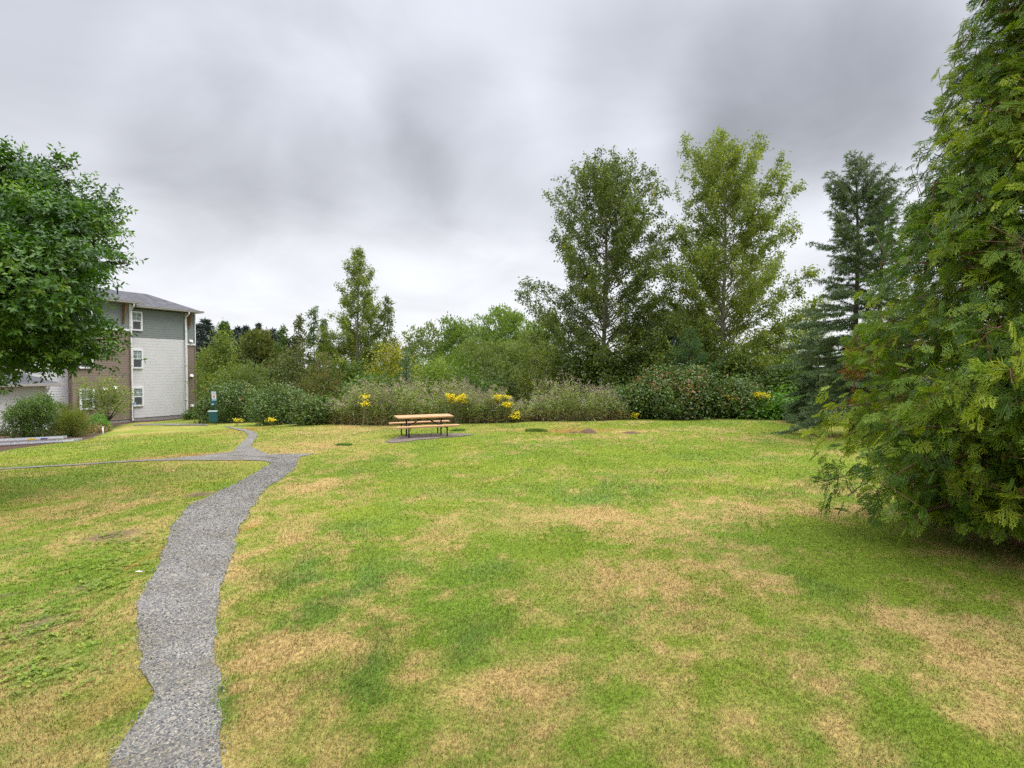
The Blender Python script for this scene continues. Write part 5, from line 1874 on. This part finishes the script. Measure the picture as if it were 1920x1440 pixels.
# ------------------------------------------------------------------ tall weeds at the lawn edge
def weeds(n, seed):
    r = np.random.default_rng(seed)
    lf, sd, stm = MB(), MB(), MB()
    px = np.where(r.random(n) < .66, r.uniform(575, 962, n), r.uniform(960, 1180, n))
    Y = 28.0 + 2.2 * r.random(n) ** 1.3
    x = (px - CX) / FOC * Y
    Y = np.maximum(Y, np.interp(x, EDGE_X, EDGE_Y) + r.uniform(.0, .9, n) + .4 * (vnoise(x * .9, x * 0, 5) - .5))
    z = hgt(x, Y)
    env = np.interp(px, [570, 600, 640, 690, 760, 850, 905, 945, 962, 975, 1000, 1060, 1110, 1150, 1180],
                    [.35, .75, 1.25, 1.65, 1.72, 1.62, 1.5, 1.3, .8, .9, 1.4, 1.75, 1.6, 1.15, .5])
    h = env * (.42 + .75 * r.random(n) ** .8) * (.7 + .6 * vnoise(x * 1.1, Y * 1.2, 71)) * (.75 + .5 * vnoise(x * 3.1, Y * 2, 73)) + (0 - z) * .5
    h = h * .92
    h = np.where(r.random(n) < .07, env * r.uniform(1.1, 1.4, n), h)
    lean = r.normal(size=(n, 2)) * .16
    for i in range(n):
        b = np.array([x[i], Y[i], z[i]])
        s = np.linspace(0, 1, 4)[:, None]
        pts = b + np.array([lean[i, 0], lean[i, 1], 0]) * h[i] * s ** 1.6 + ZZ * h[i] * s
        stm.tube(pts, [.007, .006, .005, .003], 3, cap=False)
    m = 20
    I = np.repeat(np.arange(n), m)
    q = r.random(len(I)) ** .8
    P = np.stack([x[I] + lean[I, 0] * h[I] * q ** 1.6, Y[I] + lean[I, 1] * h[I] * q ** 1.6, z[I] + h[I] * q], 1)
    a = r.uniform(0, 6.283, len(I))
    D = np.stack([np.cos(a), np.sin(a), r.uniform(-.5, 1.2, len(I))], 1)
    V, F = leaves(P, D, np.tile([0, 0, 1.], (len(I), 1)) + r.normal(size=(len(I), 3)) * .3, r.uniform(.14, .34, len(I)) * (1.15 - .55 * q), r.uniform(.022, .05, len(I)), .2)
    ht = np.clip((P[:, 2] - hgt(P[:, 0], P[:, 1])) / 1.3, 0, 1)
    sil = (vnoise(x[I] * .7, x[I] * 0, 15) > .5) & (r.random(len(I)) < .6)
    t = np.clip(np.where(r.random(len(I)) < (.75 - 1.5 * ht), r.uniform(0, .25, len(I)), r.normal(.55, .14, len(I)) + sil * .22), 0, 1)
    lf.add(V, F, np.repeat(t, 4))
    # seed heads
    hd = np.where(r.random(n) < .72)[0]
    J = np.repeat(hd, 12)
    tip = np.stack([x + lean[:, 0] * h, Y + lean[:, 1] * h, z + h], 1)[J]
    P = tip + r.normal(size=(len(J), 3)) * np.array([.055, .055, .07])
    V, F = leaves(P, r.normal(size=(len(J), 3)) + np.array([0, 0, .5]), r.normal(size=(len(J), 3)), r.uniform(.04, .085, len(J)), .036)
    sd.add(V, F, np.repeat(r.random(len(J)), 4))
    root = thing('tall_weeds', '', '', (0, 29, 0))
    return lf, sd, stm, root


lf, sd, stm, rootw = weeds(1700, 8)
bpy.data.objects.remove(rootw)
# one mass of weeds: stems, leaves and seed heads in one object
for src, mi in ((stm, 1), (sd, 2)):
    for V, F, T in zip(src.V, [None] * len(src.V), src.T):
        pass
big = MB()
for src, mi in ((lf, 0), (stm, 1), (sd, 2)):
    V = np.concatenate(src.V)
    T = np.concatenate(src.T)
    n0 = big.n
    big.V.append(V)
    big.T.append(T)
    for F, Mx in zip(src.F, src.M):
        big.F.append(F + n0)
        big.M.append(np.full(len(F), mi, np.int32))
    big.n += len(V)
o = big.build('tall_weeds', [LM['weed'], STEM, LM['seed']])
tag(o, 'tall seeding thistles and dry weeds in a strip along the far lawn edge', 'weeds', kind='stuff')


# yellow-flowered ragwort clumps
def ragwort(px, py, wpx, hpx, Y, n, label, lab2=None):
    r = np.random.default_rng(px)
    c = at(px, py, Y)
    gz = float(hgt(c[0], Y))
    base = np.array([c[0], Y, gz])
    root = thing('yellow_flower_clump', label, 'flowers', base, 'yellow flower clumps along the lawn edge')
    w, hh = wpx / FOC * Y, hpx / FOC * Y
    st_, lf_, fl = MB(), MB(), MB()
    for i in range(max(2, n // 3)):
        e = c + np.array([r.uniform(-w, w), r.uniform(-.2, .2), r.uniform(-hh, hh)])
        b = base + np.array([r.normal() * .1 + (e[0] - base[0]) * .4, r.normal() * .1, 0])
        b[2] = hgt(b[0], b[1])
        st_.tube([b, (b + e) / 2 + r.normal(size=3) * .03, e], [.01, .008, .005], 4, cap=False)
        k = 10
        q = r.random(k)[:, None]
        V, F = leaves(b + (e - b) * q, np.c_[r.normal(size=(k, 2)), r.uniform(-.2, .6, k)], np.tile([0, 0, 1.], (k, 1)), r.uniform(.1, .2, k), .045)
        lf_.add(V, F, np.repeat(r.uniform(.3, .8, k), 4))
        m = 46
        P = e + np.c_[r.normal(size=(m, 2)) * .10, r.normal(size=m) * .05]
        V, F = leaves(P, np.c_[r.normal(size=(m, 2)), r.uniform(-.1, .3, m)], np.tile([0, 0, 1.], (m, 1)) + np.array([0, -.6, 0]) + r.normal(size=(m, 3)) * .6, .075, .06)
        fl.add(V, F, np.repeat(r.random(m), 4))
    st_.build('stem', STEM, root, base)
    lf_.build('foliage', LM['mid'], root, base)
    fl.build('flower_head', LM['flower'], root, base)


for a in [(855, 748, 15, 7, 27.9, 42, 'largest bright yellow flower clump above the picnic table end'), (938, 748, 16, 6, 28.4, 32, 'dull golden flower clump among the weeds'), (953, 759, 6, 5, 28.0, 12, 'yellow flower clump at the weed strip gap'),
          (967, 778, 7, 4, 27.8, 12, 'low yellow flower clump in the gap at the lawn edge'), (684, 743, 5, 3, 28.2, 8, 'small yellow flowers in the weeds left of the picnic table'), (688, 757, 4, 3, 28.0, 6, 'tiny yellow flower sprig below the small weed flowers'),
          (1426, 741, 13, 4, 28.3, 27, 'orange-yellow flower clump above the bright green weeds'), (1369, 745, 5, 3, 28.4, 6, 'small yellow flower sprig in front of the bramble shoulder'), (1191, 780, 4, 3, 28.0, 6, 'tiny yellow flower at the foot of the low linking bramble'),
          (508, 787, 5, 2, 31.2, 3, 'low yellow weeds at the foot of the bramble patch'), (446, 788, 5, 2, 33.5, 3, 'low yellow weeds near the waste station')]:
    ragwort(*a)
sh('silver_plant', 'silvery pale-leaved plant at the lawn edge near the low dark fir', 'plant', 1500, 10, 748, 28.2, 'silver', (.16, .045), 420, 'willow', k=5)
